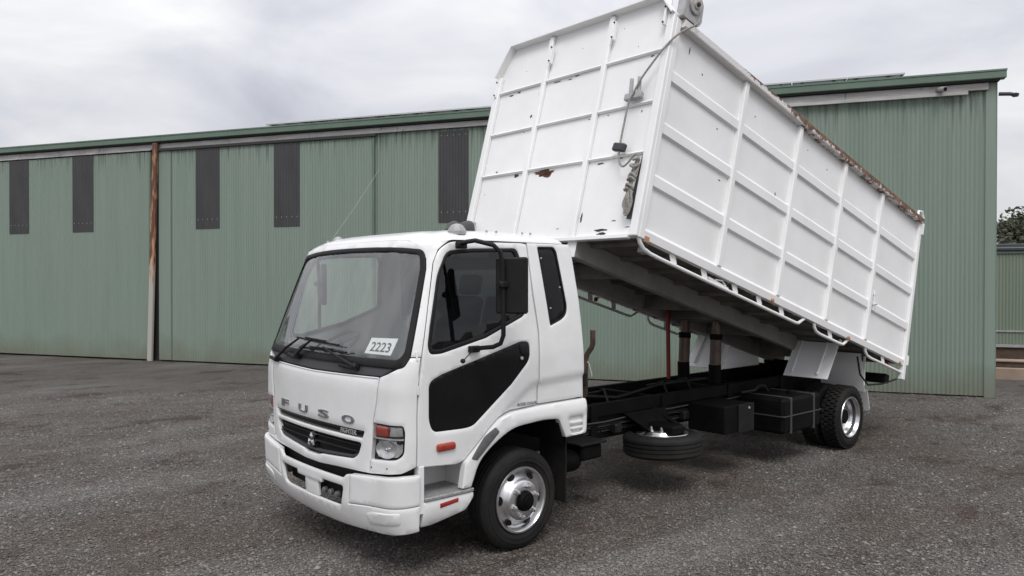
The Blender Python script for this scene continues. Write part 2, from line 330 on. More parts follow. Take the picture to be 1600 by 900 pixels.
def thing(name, label, cat, loc=(0, 0, 0), rotz=0, group=None):
    o = bpy.data.objects.new(name, None); COL.objects.link(o); o.empty_display_size = .2; o.location = loc; o.rotation_euler = (0, 0, rotz)
    return tag(o, label, cat, group)
def copy_tree(o, parent=None):
    c = o.copy(); COL.objects.link(c); c.parent = parent
    for ch in list(o.children): copy_tree(ch, c)
    return c
def fillet(poly, r=.03, n=5):
    out = []; K = len(poly)
    rs = r if hasattr(r, '__len__') else [r]*K
    for i in range(K):
        p, a, b = Vector(poly[i]), Vector(poly[i-1]), Vector(poly[(i+1) % K])
        la, lb = (a-p).length, (b-p).length; d = min(rs[i], la*.48, lb*.48)
        if d < 1e-4: out.append(tuple(p)); continue
        A, B = p+(a-p)*(d/la), p+(b-p)*(d/lb)
        for k in range(n+1):
            t = k/n; q = A*(1-t)**2+p*2*t*(1-t)+B*t*t; out.append((q.x, q.y))
    return out
def densify(poly, step):
    out = []; K = len(poly)
    for i in range(K):
        a, b = poly[i], poly[(i+1) % K]; l = math.dist(a, b); n = max(1, int(math.ceil(l/step)))
        for k in range(n): t = k/n; out.append((a[0]+(b[0]-a[0])*t, a[1]+(b[1]-a[1])*t))
    return out
def area(p): return sum(p[i-1][0]*p[i][1]-p[i][0]*p[i-1][1] for i in range(len(p)))/2
def inset(poly, d):
    """offset a ccw polygon inwards"""
    out = []; K = len(poly)
    for i in range(K):
        a, p, b = poly[i-1], poly[i], poly[(i+1) % K]
        e1 = Vector((p[0]-a[0], p[1]-a[1])); e2 = Vector((b[0]-p[0], b[1]-p[1]))
        if e1.length < 1e-7 or e2.length < 1e-7: out.append(p); continue
        e1.normalize(); e2.normalize(); n1 = Vector((-e1.y, e1.x)); n2 = Vector((-e2.y, e2.x)); n = n1+n2
        if n.length < 1e-3: out.append(p); continue
        n.normalize(); k = d/max(.5, n.dot(n1)); out.append((p[0]+n.x*k, p[1]+n.y*k))
    return out
def pip(x, y, poly):
    c = False; j = len(poly)-1
    for i in range(len(poly)):
        a, b = poly[i], poly[j]
        if (a[1] > y) != (b[1] > y) and x < (b[0]-a[0])*(y-a[1])/(b[1]-a[1])+a[0]: c = not c
        j = i
    return c
def panel(poly, fn, off=0., th=.02, holes=(), grid=.05, edge=.006, gap=.0025, relief=None, step=.03):
    """sheet cut to an outline on a curved surface fn(a, b, offset) with a rolled edge and a returned skirt"""
    mb = MB(); loops = []
    rf = relief or (lambda a, b: 0)
    for k, p in enumerate([poly]+list(holes)):
        p = list(p)
        if area(p) < 0: p = p[::-1]
        sg = 1 if k == 0 else -1
        B0 = densify(inset(p, gap*sg), step); B1 = inset(B0, edge*sg); loops.append((B0, B1))
    V = []; E = []
    for B0, B1 in loops:
        o = len(V); V += [Vector(q) for q in B1]; E += [(o+i, o+(i+1) % len(B1)) for i in range(len(B1))]
    xs = [q[0] for q in loops[0][1]]; ys = [q[1] for q in loops[0][1]]
    nx = max(1, int((max(xs)-min(xs))/grid)); ny = max(1, int((max(ys)-min(ys))/grid))
    bd = np.array([q for _, B1 in loops for q in B1])
    for i in range(1, nx):
        for j in range(1, ny):
            x = min(xs)+(max(xs)-min(xs))*i/nx; y = min(ys)+(max(ys)-min(ys))*j/ny
            if not pip(x, y, loops[0][1]) or any(pip(x, y, B1) for _, B1 in loops[1:]): continue
            if np.min(np.hypot(bd[:, 0]-x, bd[:, 1]-y)) < grid*.35: continue
            V.append(Vector((x, y)))
    r = geometry.delaunay_2d_cdt(V, E, [], 0, 1e-6)
    fs = []
    for f in r[2]:
        cx = sum(r[0][i].x for i in f)/len(f); cy = sum(r[0][i].y for i in f)/len(f)
        if pip(cx, cy, loops[0][1]) and not any(pip(cx, cy, B1) for _, B1 in loops[1:]): fs.append(tuple(f))
    mb.add([fn(v.x, v.y, off+rf(v.x, v.y)) for v in r[0]], fs)
    for B0, B1 in loops:
        K = len(B0); rings = [[fn(a, b, off+rf(a, b)) for a, b in B1], [fn(a, b, off+rf(a, b)-edge*.55) for a, b in B0], [fn(a, b, off+rf(a, b)-th) for a, b in B0]]
        mb.add([q for ring in rings for q in ring], [(k*K+i, k*K+(i+1) % K, (k+1)*K+(i+1) % K, (k+1)*K+i) for k in range(2) for i in range(K)])
    return mb
def text_mb(body, w, h, depth=.004, bold=0., shear=0.):
    """2-D lettering scaled to w x h, centred; third coordinate is the relief"""
    c = bpy.data.curves.new('lettering', 'FONT'); c.body = body; c.extrude = .5; c.offset = bold; c.shear = shear; c.resolution_u = 4
    o = bpy.data.objects.new('lettering', c); COL.objects.link(o); bpy.context.view_layer.update()
    me = bpy.data.meshes.new_from_object(o.evaluated_get(bpy.context.evaluated_depsgraph_get()))
    bpy.data.objects.remove(o); bpy.data.curves.remove(c)
    co = np.array([v.co[:] for v in me.vertices]); lo, hi = co.min(0), co.max(0); s = hi-lo
    co = (co-(lo+hi)/2)/np.where(s < 1e-6, 1, s)*np.array([w, h, depth]); co[:, 2] += depth/2
    fs = [tuple(p.vertices) for p in me.polygons]; bpy.data.meshes.remove(me)
    return co, fs
def letters(body, fn, a, b, w, h, depth=.004, bold=0., shear=0., off=0.):
    co, fs = text_mb(body, w, h, depth, bold, shear); mb = MB()
    return mb.add([fn(a+x, b+y, off+z) for x, y, z in co], fs)

# ---------------------------------------------------------------- ground
def gz(x, y):
    return .014*noise.noise(Vector((x*.35, y*.35, 1.3)))+.009*noise.noise(Vector((x*1.1, y*1.1, 5.)))+.007*noise.noise(Vector((x*3.1, y*3.1, 9.)))
def spaced(c, near, far, step):
    out = [0.]; d = step
    while out[-1] < far:
        if out[-1] > near: d *= 1.25
        out.append(out[-1]+d)
    return [c-v for v in out[:0:-1]]+[c+v for v in out]
XS = spaced(1, 9, 900, .07); YS = spaced(-1, 7, 900, .07); g = MB(); W = len(YS)
g.v = [(x, y, gz(x, y) if abs(x-2)+abs(y+1) < 60 else 0) for x in XS for y in YS]
g.f = [(i*W+j, (i+1)*W+j, (i+1)*W+j+1, i*W+j+1) for i in range(len(XS)-1) for j in range(W-1)]
go = obj('ground', g, 'ground', smooth=0); go['kind'] = 'structure'
for p in go.data.polygons: p.use_smooth = True
go['label'] = 'grey gravel yard with brown dirt patches'

# loose gravel over the yard in front of the truck
def gravel():
    N = 250000
    ang = rng.uniform(-.68, .68, N); u = rng.random(N); dist = 2.4+(u**1.15)*12.5
    fx, fy = math.sin(AZ), math.cos(AZ); rx, ry = math.cos(AZ), -math.sin(AZ)
    t = np.tan(ang)*dist*1.12
    x = CAM[0]+fx*dist+rx*t; y = CAM[1]+fy*dist+ry*t
    z = np.array([gz(a, b) for a, b in zip(x, y)])
    sz = np.exp(rng.normal(math.log(.0080), .36, N)); big = rng.random(N) < .008; sz[big] *= 1.9; sz = np.clip(sz, .004, .024)
    base = np.array([(1, 0, 0), (-1, 0, 0), (0, 1, 0), (0, -1, 0), (0, 0, 1), (0, 0, -1)], float)
    F = np.array([(0, 2, 4), (2, 1, 4), (1, 3, 4), (3, 0, 4)])
    v = base[None, :, :]*rng.uniform(.65, 1.35, (N, 6, 1))+rng.normal(0, .18, (N, 6, 3))
    v[:, :, 2] *= .62
    a = rng.uniform(0, 6.283, N); c, s = np.cos(a)[:, None], np.sin(a)[:, None]
    X = v[:, :, 0]*c-v[:, :, 1]*s; Yv = v[:, :, 0]*s+v[:, :, 1]*c
    v = np.stack([X, Yv, v[:, :, 2]], 2)*sz[:, None, None]+np.stack([x, y, z+sz*.25], 1)[:, None, :]
    v = v[:, :5, :]; nv = 5
    f = F[None]+(np.arange(N)*nv)[:, None, None]; f = f.reshape(-1, 3)
    me = bpy.data.meshes.new('gravel'); me.vertices.add(N*nv); me.vertices.foreach_set('co', v.reshape(-1))
    me.loops.add(f.size); me.loops.foreach_set('vertex_index', f.reshape(-1).astype(np.int32)); me.polygons.add(len(f))
    me.polygons.foreach_set('loop_start', (np.arange(len(f))*3).astype(np.int32)); me.update(calc_edges=True); me.validate()
    o = obj('gravel', me, 'stone'); o['kind'] = 'stuff'; tag(o, 'loose grey gravel strewn over the yard', 'gravel'); return o
gravel()

# ---------------------------------------------------------------- shed
SB = Vector((11.974, -.891, 0)); SDIR = Vector((-.4873, .8732, 0)); SROT = math.atan2(SDIR.y, SDIR.x)
shed = thing('shed', 'long green corrugated iron shed with sliding doors behind the truck', 'shed', SB, SROT)
PITCH = .0762; SH = PITCH*10
def corrugated(z0, z1, y0, amp=.009, n=10, seg=8, lap=.0):
    mb = MB()
    def fn(a, b):
        s = a*n*PITCH; return (s, y0+amp*math.cos(2*math.pi*s/PITCH)+lap*(1 if a > .97 else 0), z0+(z1-z0)*b)
    return mb.grid(fn, n*seg, 1)
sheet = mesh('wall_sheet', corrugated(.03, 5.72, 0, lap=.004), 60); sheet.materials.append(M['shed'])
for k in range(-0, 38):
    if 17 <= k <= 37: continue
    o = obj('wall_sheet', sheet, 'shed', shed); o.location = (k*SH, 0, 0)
o = MB().box(12.9, 41.2, -.12, -.04, 0, 5.75); obj('door_opening_shade', o, 'track_shade', shed)  # dark sheet behind the doors, its colour giving the shade in the gaps
# sliding doors, hung in front of the wall
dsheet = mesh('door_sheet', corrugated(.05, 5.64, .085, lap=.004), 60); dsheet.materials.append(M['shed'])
def sliding_door(s0, n, label):
    f = MB()
    for z in (.16, 1.9, 3.6, 5.5): f.box(s0, s0+n*SH, .03, .07, z-.05, z+.05)
    for s in (s0, s0+n*SH): f.box(s-.03, s+.03, .03, .098, .05, 5.62)
    d = obj('sliding_door', f, 'fascia', shed, label=label)
    for k in range(n):
        c = obj('door_sheet', dsheet, 'shed', d); c.location = (s0+k*SH, 0, 0)
    return d
d2 = sliding_door(12.96, 8, 'green corrugated sliding door between the rusty post and the cab')
fl = MB().box(12.96+8*SH, 19.45, .05, .10, .05, 5.63); obj('door_edge', fl, 'shed', d2)
d1 = sliding_door(19.76, 14, 'green corrugated sliding door left of the rusty post')
d3 = sliding_door(19.76+14*SH+.06, 14, 'green corrugated sliding door at the far end of the shed')
# dark translucent sheets high in the wall
wsheet = mesh('window_sheet', corrugated(0, 2.12, .012), 60); wsheet.materials.append(M['skylight'])
screw = mesh('screw', MB().lathe([(.012, 0), (.012, .006), (.004, .010)], (0, 0, 0), (0, 1, 0), 6), 0); screw.materials.append(M['galv'])
for s, yo in ((24.18, .085), (21.75, .085), (17.43, .085), (15.035, .085), (10.53, 0)):
    s = round(s/PITCH)*PITCH if yo == 0 else (s0 := (19.76 if s > 19 else 12.96))+round((s-s0)/PITCH)*PITCH
    o = obj('window_sheet', wsheet, 'skylight', shed, label='dark translucent corrugated window sheet'); o.location = (s, yo, 3.525)
    for z in ((.24, 2.02) if yo == 0 else (.24,)):
        for k in range(5):
            c = obj('screw', screw, 'galv', o); c.location = (PITCH*(1+2*k), .021, z)
# eaves
def beam(name, s0, s1, y0, y1, z0, z1, mat, b=.006, parent=None): return obj(name, MB().box(s0, s1, y0, y1, z0, z1, b), mat, parent or shed)
beam('gutter', -.14, 41.3, .03, .20, 5.872, 6.035, 'fascia', .015)
beam('gutter_lip', -.145, 41.3, .20, .212, 6.005, 6.04, 'fascia')
beam('eaves_shade_strip', -.05, 41.3, -.05, .16, 5.845, 5.868, 'track_shade')  # dark strip painted where the gutter shades the eaves
for k in range(17):
    a = .12+k*2.44; beam('eaves_flashing', a, a+2.435, .012+.004*(k % 2), .075, 5.705, 5.835, 'galv')
beam('door_track', 12.88, 19.44, .06, .14, 5.625, 5.695, 'track_shade')
beam('door_track', .46, 6.6, .076, .12, 5.63, 5.70, 'galv')
beam('door_track', 19.7, 41.2, .078, .12, 5.665, 5.70, 'galv')
beam('corner_flashing', -.02, .16, -.02, .03, 0.0, 5.845, 'shed')
beam('corner_flashing', -.03, -.0205, -.2, .031, 0.0, 5.845, 'shed')
# rusty post between the doors
pm = MB().bar((19.70, .16, 0), (19.50, .16, 5.84), .15, .10, (0, 1, 0), .02); obj('leaning_post', pm, 'rustpost', shed, label='leaning rusty post between the two sliding doors')
# end wall, back wall and roof
esheet = mesh('end_wall_sheet', corrugated(.03, 5.8, 0), 60); esheet.materials.append(M['shed'])
for k in range(16):
    o = obj('end_wall_sheet', esheet, 'shed', shed); o.location = (-.012, -.02-SH-k*SH, 0); o.rotation_euler = (0, 0, R(90)); 
def rp(a, b, h): return (a, b, 6.0+(-b)*.09+h)
obj('roof', MB().prism([(-.12, .04), (41.3, .04), (41.3, -12.3), (-.12, -12.3)], rp, -.05, 0), 'fascia', shed)
obj('back_wall', MB().box(0, 41.2, -12.2, -12.15, 0, 7.0), 'shed', shed)
obj('end_wall', MB().box(41.2, 41.25, -12.2, -.02, 0, 5.95), 'shed', shed)
# small pipe fitting at the corner of the gutter
sp = MB().tube([(-.05, .02, 5.62), (-.22, .06, 5.60), (-.30, .08, 5.57)], .035, 8); sp.lathe([(.05, 0), (.065, .05), (.02, .07)], (-.30, .08, 5.54), (0, 0, 1), 8); obj('corner_fitting', sp, 'dgrey', shed)
# security camera
sc = thing('security_camera', 'small white bullet security camera under the shed eaves', 'camera', SB+SDIR*.92, SROT)
obj('camera_body', MB().cyl((.02, .10, 5.76), (-.05, .30, 5.72), .05, .05, 14), 'lgrey', sc)
obj('camera_lens', MB().cyl((-.05, .301, 5.72), (-.052, .306, 5.719), .036, .036, 12), 'gloss', sc)
obj('camera_bracket', MB().bar((.03, .06, 5.77), (.02, .16, 5.755), .03, .03), 'lgrey', sc)
# solar panels along the roof edge
pan = None
def solar(s, first=None):
    r = thing('solar_panel', 'dark solar panel on the shed roof edge left of the raised tray', 'solar panel', SB+SDIR*s+Vector((0, 0, 6.09)), SROT, 'solar panels along the roof edge')
    r.rotation_euler = (R(-6), 0, SROT)
    obj('cell_sheet', MB().box(.02, .98, -1.62, -.02, .062, .07, .001), 'solar', r)
    f = MB()
    f.box(0, 1, -.02, 0, .035, .075); f.box(0, 1, -1.64, -1.62, .035, .075); f.box(0, .02, -1.62, -.02, .0351, .0749); f.box(.98, 1, -1.62, -.02, .0351, .0749); obj('frame', f, 'alu', r)
    f = MB()
    for a in (.2, .8): f.box(a-.02, a+.02, -1.5, -.1, -.02, .034)
    obj('mounting_rail', f, 'alu', r); return r
p0 = solar(10.0)
for k in range(1, 6): c = copy_tree(p0); c.location = SB+SDIR*(10.0+1.02*k)+Vector((0, 0, 6.09))
for k in range(4):
    c = copy_tree(p0); c.location = SB+SDIR*(1.5+1.02*k)+Vector((0, 0, 6.09)); c['label'] = 'dark solar panel on the shed roof edge right of the raised tray'

# ---------------------------------------------------------------- second building, kerb and trees at the right edge
NB = Vector((.8732, .4873, 0))           # away from the yard
b2 = thing('outbuilding', 'low olive green building with dark roof edge beyond the shed corner', 'building', SB+NB*7.0+SDIR*.2, SROT)
w2 = mesh('wall_sheet', corrugated(.52, 2.90, 0, amp=.006), 60); w2.materials.append(M['shed2'])
for k in range(13): o = obj('wall_sheet', w2, 'shed2', b2); o.location = (-.8-SH*k, 0, 0)
obj('wall_cap', MB().box(-11, .4, -.02, .04, 2.905, 2.97), 'shed', b2)
obj('roof', MB().box(-11, .4, -5, .10, 2.975, 3.16, .02), 'roofdark', b2)
obj('roof_trim', MB().box(-11, .4, .102, .112, 3.04, 3.07), 'shed', b2)
obj('wall_rail', MB().box(-11, .4, .012, .03, .84, .88), 'lgrey', b2)
obj('base_rail', MB().box(-11, .4, .01, .06, .44, .515), 'lgrey', b2)
obj('plinth', MB().box(-11, .4, -.3, 0, 0, .44), 'timber', b2)
obj('back_wall', MB().box(-11, .4, -5, -4.9, 0, 2.97), 'shed2', b2)
kb = thing('concrete_block', 'tan concrete retaining block with timber on top beside the shed corner', 'block', SB+NB*3.2+SDIR*-.2, SROT)
obj('block', MB().box(-7, -.05, -.5, 0, -.02, .26, .02), 'concrete', kb)
obj('sleeper', MB().box(-7, -.05, -.45, -.1, .262, .38, .01), 'timber', kb)
obj('coping', MB().box(-7, -.05, -.46, -.06, .382, .42, .01), 'concrete', kb)
def tree(loc, h, rad, label, seed, n=5200):
    r = random.Random(seed); t = thing('gum_tree', label, 'tree', loc, 0, 'gum trees beyond the outbuilding')
    tr = MB(); tr.tube([(0, 0, -.1), (.1, .05, h*.25), (.2, -.1, h*.5), (.15, .1, h*.8)], [.28, .22, .16, .06], 9); ends = []
    for k in range(11):
        a = r.uniform(0, 6.28); z = h*r.uniform(.35, .75); l = rad*r.uniform(.5, .95)
        e_ = Vector((math.cos(a)*l, math.sin(a)*l, z+l*r.uniform(.15, .6))); ends.append(e_)
        tr.tube([(.15, 0, z), (e_.x*.5, e_.y*.5, z+(e_.z-z)*.65), tuple(e_)], [.10, .06, .025], 6)
    obj('trunk', tr, 'bark', t)
    cr_ = MB(); cl = []
    for k in range(46):
        q = ends[k % len(ends)]; cl.append((q+Vector((r.gauss(0, rad*.28), r.gauss(0, rad*.28), r.gauss(0, rad*.2))), rad*r.uniform(.16, .34)))
    for k in range(n):
        c, rr = cl[k % len(cl)]; d = Vector((r.gauss(0, 1), r.gauss(0, 1), r.gauss(0, 1))).normalized()*rr*r.random()**.4; d.z *= .6; p = c+d
        a = Vector((r.gauss(0, 1), r.gauss(0, 1), r.gauss(0, .7))).normalized(); b = a.cross(Vector((r.gauss(0, 1), r.gauss(0, 1), r.gauss(0, 1)))).normalized(); s = r.uniform(.10, .2)
        cr_.add([p-a*s, p+b*s*.45, p+a*s, p-b*s*.45], [(0, 1, 2, 3)])
    obj('crown', cr_, 'leaf', t, smooth=0); return t
for k, (dd, lat, h) in enumerate(((44, 30.5, 6.6), (46, 34.5, 7.6), (50, 41, 8.2))):
    p = Vector(CAM)+Vector((math.sin(AZ), math.cos(AZ), 0))*dd+Vector((math.cos(AZ), -math.sin(AZ), 0))*lat
    tree((p.x, p.y, 0), h, h*.5, ('dark gum tree just right of the shed corner', 'taller dark gum tree behind the first one', 'dark gum tree out beyond the others')[k], 11+k)

# ================================================================ truck
truck = thing('tipper_truck', 'white cab tipper truck with its tall white tray tipped up', 'truck')

# ---------------------------------------------------------------- cab surface
def tab(z, T):
    if z <= T[0][0]: return T[0][1]
    for (a, b), (c, d) in zip(T, T[1:]):
        if z <= c: return b+(d-b)*(z-a)/(c-a)
    return T[-1][1]
ZR = 2.465
def cw(z): return 1.12-(.025*(1.0-z)/.6 if z < 1.0 else 0) if z <= 1.55 else 1.12-.09*((z-1.55)/.87)**1.3
XFT = [(.30, -1.19), (.40, -1.245), (.5, -1.275), (.8, -1.285), (1.38, -1.282), (1.5, -1.262), (2.42, -.93), (2.5, -.885)]
CR, BU, FL = .17, .075, .95; CL = CR*math.pi/2
def cxf(z): return tab(z, XFT)
def srf(m, z):
    a = abs(m); w = cw(z); k = w-CR; x0 = cxf(z)
    if a <= FL: y = a/FL*k; x = x0+BU*(a/FL)**2
    elif a <= FL+CL: t = (a-FL)/CR; y = k+CR*math.sin(t); x = x0+BU+CR-CR*math.cos(t)
    else: y = w; x = x0+BU+CR+a-FL-CL
    return Vector((x, -y if m > 0 else y, z))
def F(m, z, off=0.):
    """front surface: m = distance round the front from the middle (positive on the camera side), z = height"""
    p = srf(m, z); e = 1e-3
    n = (srf(m+e, z)-srf(m-e, z)).cross(srf(m, z+e)-srf(m, z-e)).normalized()
    if n.dot(p-Vector((0, 0, z))) < 0: n = -n
    return p+n*off
def side(x, z, sg):
    w = cw(z); xe = cxf(z)+BU
    if x < xe+CR:
        t = max(0, x-xe); y = w-CR+math.sqrt(max(0, CR*CR-(CR-t)**2))
    else: y = w
    return Vector((x, sg*y, z))
def Sf(sg):
    def fn(x, z, off=0.):
        p = side(x, z, sg); e = 1e-3; n = (side(x+e, z, sg)-side(x-e, z, sg)).cross(side(x, z+e, sg)-side(x, z-e, sg)).normalized()
        if n.y*sg < 0: n = -n
        return p+n*off
    return fn
def mir(half): return half+[(-a, b) for a, b in half[::-1] if abs(a) > 1e-6]

# ---------------------------------------------------------------- cab shell
cab = obj('cab', panel([(-1.225, .60), (1.225, .60), (1.225, 1.44), (-1.225, 1.44)], F, -.05, .004, grid=.08), 'trim', truck)  # dark sheet added behind the front panels to darken seams and block light
rooft = MB(); ring0 = []
xr_ = .575; hw = cw(ZR)
def zt(m): return ZR-.05*math.exp(-((abs(m)-1.0)/.14)**2)
def roof_ring():
    r = []
    for k in range(33): m = k/32*(FL+CL); p = srf(m, zt(m)); r.append((p.x, p.y, p.z))
    x0 = r[-1][0]; z0 = r[-1][2]
    for k in range(1, 13): r.append((x0+(xr_-.14-x0)*k/12, -cw(ZR), z0+(ZR-z0)*min(1, k/3)))
    for k in range(1, 9): t = k/8*math.pi/2; r.append((xr_-.14+.14*math.sin(t), -cw(ZR)+.14*(1-math.cos(t)), ZR))
    r += [(xr_, -hw+.14+(hw-.14)*k/6, ZR) for k in range(1, 7)]
    return r+[(a, -b, c) for a, b, c in r[-2:0:-1]]
full = roof_ring(); K = len(full); cx, cy = -.16, 0.; xmin = min(q[0] for q in full); ZC = 2.574
# fraction of the way to the crown: inset and rise follow a rounded dome that is steeper at the sides than at the front
prof = [(0, -.004), (0, 0), (.012, .16), (.03, .30), (.06, .44), (.10, .57), (.16, .70), (.24, .81), (.36, .90), (.5, .955), (.68, .985), (.86, .998)]
vsr = []
for d, h in prof:
    for a, b, c in full:
        fx = max(0, (cx-a)/(cx-xmin)); e_ = d**(1-.22*fx) if d > 0 else 0
        vsr.append((cx+(a-cx)*(1-min(e_*(1+.35*fx), .97)), b*(1-e_*.98), c+(ZC-c)*h))
n_ = len(prof)
rooft.add(vsr+[(cx, 0, ZC)], [(k*K+i, k*K+(i+1) % K, (k+1)*K+(i+1) % K, (k+1)*K+i) for k in range(n_-1) for i in range(K)]+[((n_-1)*K+i, (n_-1)*K+(i+1) % K, n_*K) for i in range(K)])
roof = obj('roof', rooft, 'paint', cab, 50)
topm = [k/14*1.2 for k in range(15)]
half = [(m, zt(m)) for m in topm]+[(1.18, 2.447), (1.121, 2.385), (1.104, 2.287), (1.14, 1.963), (1.182, 1.615), (1.108, 1.615), (1.068, 2.24), (1.05, 2.315), (1.015, 2.368), (.95, 2.390), (.75, 2.405), (.4, 2.416), (0, 2.419)]
frame = half+[(-a, b) for a, b in half[-2:0:-1]]
obj('windscreen_frame', panel(frame, F, 0, .03, grid=.04, gap=.0005, edge=.002), 'paint', cab, weld=True)
WSO = fillet([(1.104, 1.60), (1.062, 2.24), (1.03, 2.385), (.6, 2.412), (0, 2.418), (-.6, 2.412), (-1.03, 2.385), (-1.062, 2.24), (-1.104, 1.60), (-1.08, 1.535), (-.9, 1.535), (0, 1.53), (.9, 1.535), (1.08, 1.535)], [0, 0, .10, 0, 0, 0, .10, 0, .06, .06, 0, 0, 0, .06])
WSI = fillet([(1.055, 1.64), (1.018, 2.24), (.985, 2.352), (.6, 2.380), (0, 2.388), (-.6, 2.380), (-.985, 2.352), (-1.018, 2.24), (-1.055, 1.64), (-1.02, 1.592), (0, 1.585), (1.02, 1.592)], [.05, 0, .05, 0, 0, 0, .05, 0, .05, .03, 0, .03])
obj('windscreen_seal', panel(WSO, F, .004, .03, holes=[WSI], grid=.05, gap=0), 'trim', cab, weld=True)
obj('windscreen', panel(WSI, F, -.008, .003, grid=.06, gap=-.004), 'ws', cab, weld=True)
obj('windscreen_ceramic_band', panel(fillet([(1.05, 1.594), (1.05, 1.64), (1.03, 1.625), (-1.03, 1.625), (-1.05, 1.64), (-1.05, 1.594)], .005), F, -.012, .002, grid=.06), 'trim', cab)
# cowl below the windscreen
obj('cowl', panel([(-1.10, 1.60), (-1.06, 1.54), (1.06, 1.54), (1.10, 1.60), (.885, 1.468), (0, 1.455), (-.885, 1.468)], F, -.012, .03, grid=.05), 'dgrey', cab, weld=True)
# front panel with grille openings
slot = fillet([(-.725, 1.06), (.725, 1.06), (.70, 1.008), (-.70, 1.008)], .012)
gr = fillet([(-.695, .972), (.695, .972), (.66, .885), (.60, .845), (.15, .812), (.10, .795), (-.10, .795), (-.15, .812), (-.60, .845), (-.66, .885)], [.03, .03, .03, .05, .02, .02, .02, .02, .05, .03])
fp = [(-.875, 1.462), (0, 1.45), (.875, 1.462), (.855, 1.28), (.826, 1.16), (.80, .86), (.79, .765), (.4, .752), (.12, .735), (-.12, .735), (-.4, .752), (-.79, .765), (-.80, .86), (-.826, 1.16), (-.855, 1.28)]
front = obj('front_panel', panel(fp, F, 0, .035, holes=[slot, gr], grid=.045), 'paint', truck, weld=True)
obj('front_panel_lip', panel([(-.872, 1.466), (0, 1.452), (.872, 1.466), (.872, 1.45), (0, 1.436), (-.872, 1.45)], F, .006, .01, grid=.05, edge=.004), 'paint', front)
for ch, a in (('F', -.51), ('U', -.143), ('S', .194), ('O', .535)):
    obj('lettering', letters(ch, F, a, 1.128, .150, .060, .012, .01), 'lettering', front)
grille = obj('grille', panel([(-.74, .78), (.74, .78), (.74, 1.07), (-.74, 1.07)], F, -.04, .004, grid=.06), 'ink', truck)
for z0, z1, hwid in ((.938, .952, .68), (.888, .906, .665)):
    obj('grille_slat', panel([(-hwid, z0), (hwid, z0), (hwid, z1), (-hwid, z1)], F, -.016, .022, grid=.05, edge=.003), 'trim', grille)
obj('grille_mesh_strip', panel([(-.70, 1.012), (.70, 1.012), (.70, 1.056), (-.70, 1.056)], F, -.016, .01, grid=.05), 'gloss', grille)
bev = MB()
for lo, hi in ((.812, .83),):
    obj('grille_lip', panel(fillet([(-.66, .885), (-.60, .848), (-.12, .815), (.12, .815), (.60, .848), (.66, .885), (.62, .885), (.58, .868), (.12, .838), (-.12, .838), (-.58, .868), (-.62, .885)], .01), F, -.008, .03, grid=.04, edge=.004), 'dgrey', grille)
def diamond(cx_, cz_, ang, l=.066, w=.031):
    c, s = math.cos(ang), math.sin(ang); q = [(0, 0), (w, l/2), (0, l), (-w, l/2)]
    P = [(cx_+a*c-b*s, cz_+a*s+b*c) for a, b in q]; mb = MB(); ce = (sum(a for a, b in P)/4, sum(b for a, b in P)/4)
    mb.add([F(a, b, .006) for a, b in P]+[F(*ce, .016)]+[F(a, b, -.03) for a, b in P], [(0, 1, 4), (1, 2, 4), (2, 3, 4), (3, 0, 4)]+[(i, (i+1) % 4, 5+(i+1) % 4, 5+i) for i in range(4)]); return mb
bd = diamond(0, .893, 0)
for an in (R(120), R(-120)): q = diamond(0, .893, an); bd.add(q.v, q.f)
obj('badge', bd, 'chrome', grille, 5)
obj('lettering', letters('FIGHTER', F, .52, 1.036, .20, .036, .006, .008, .15, -.012), 'lgrey', grille)

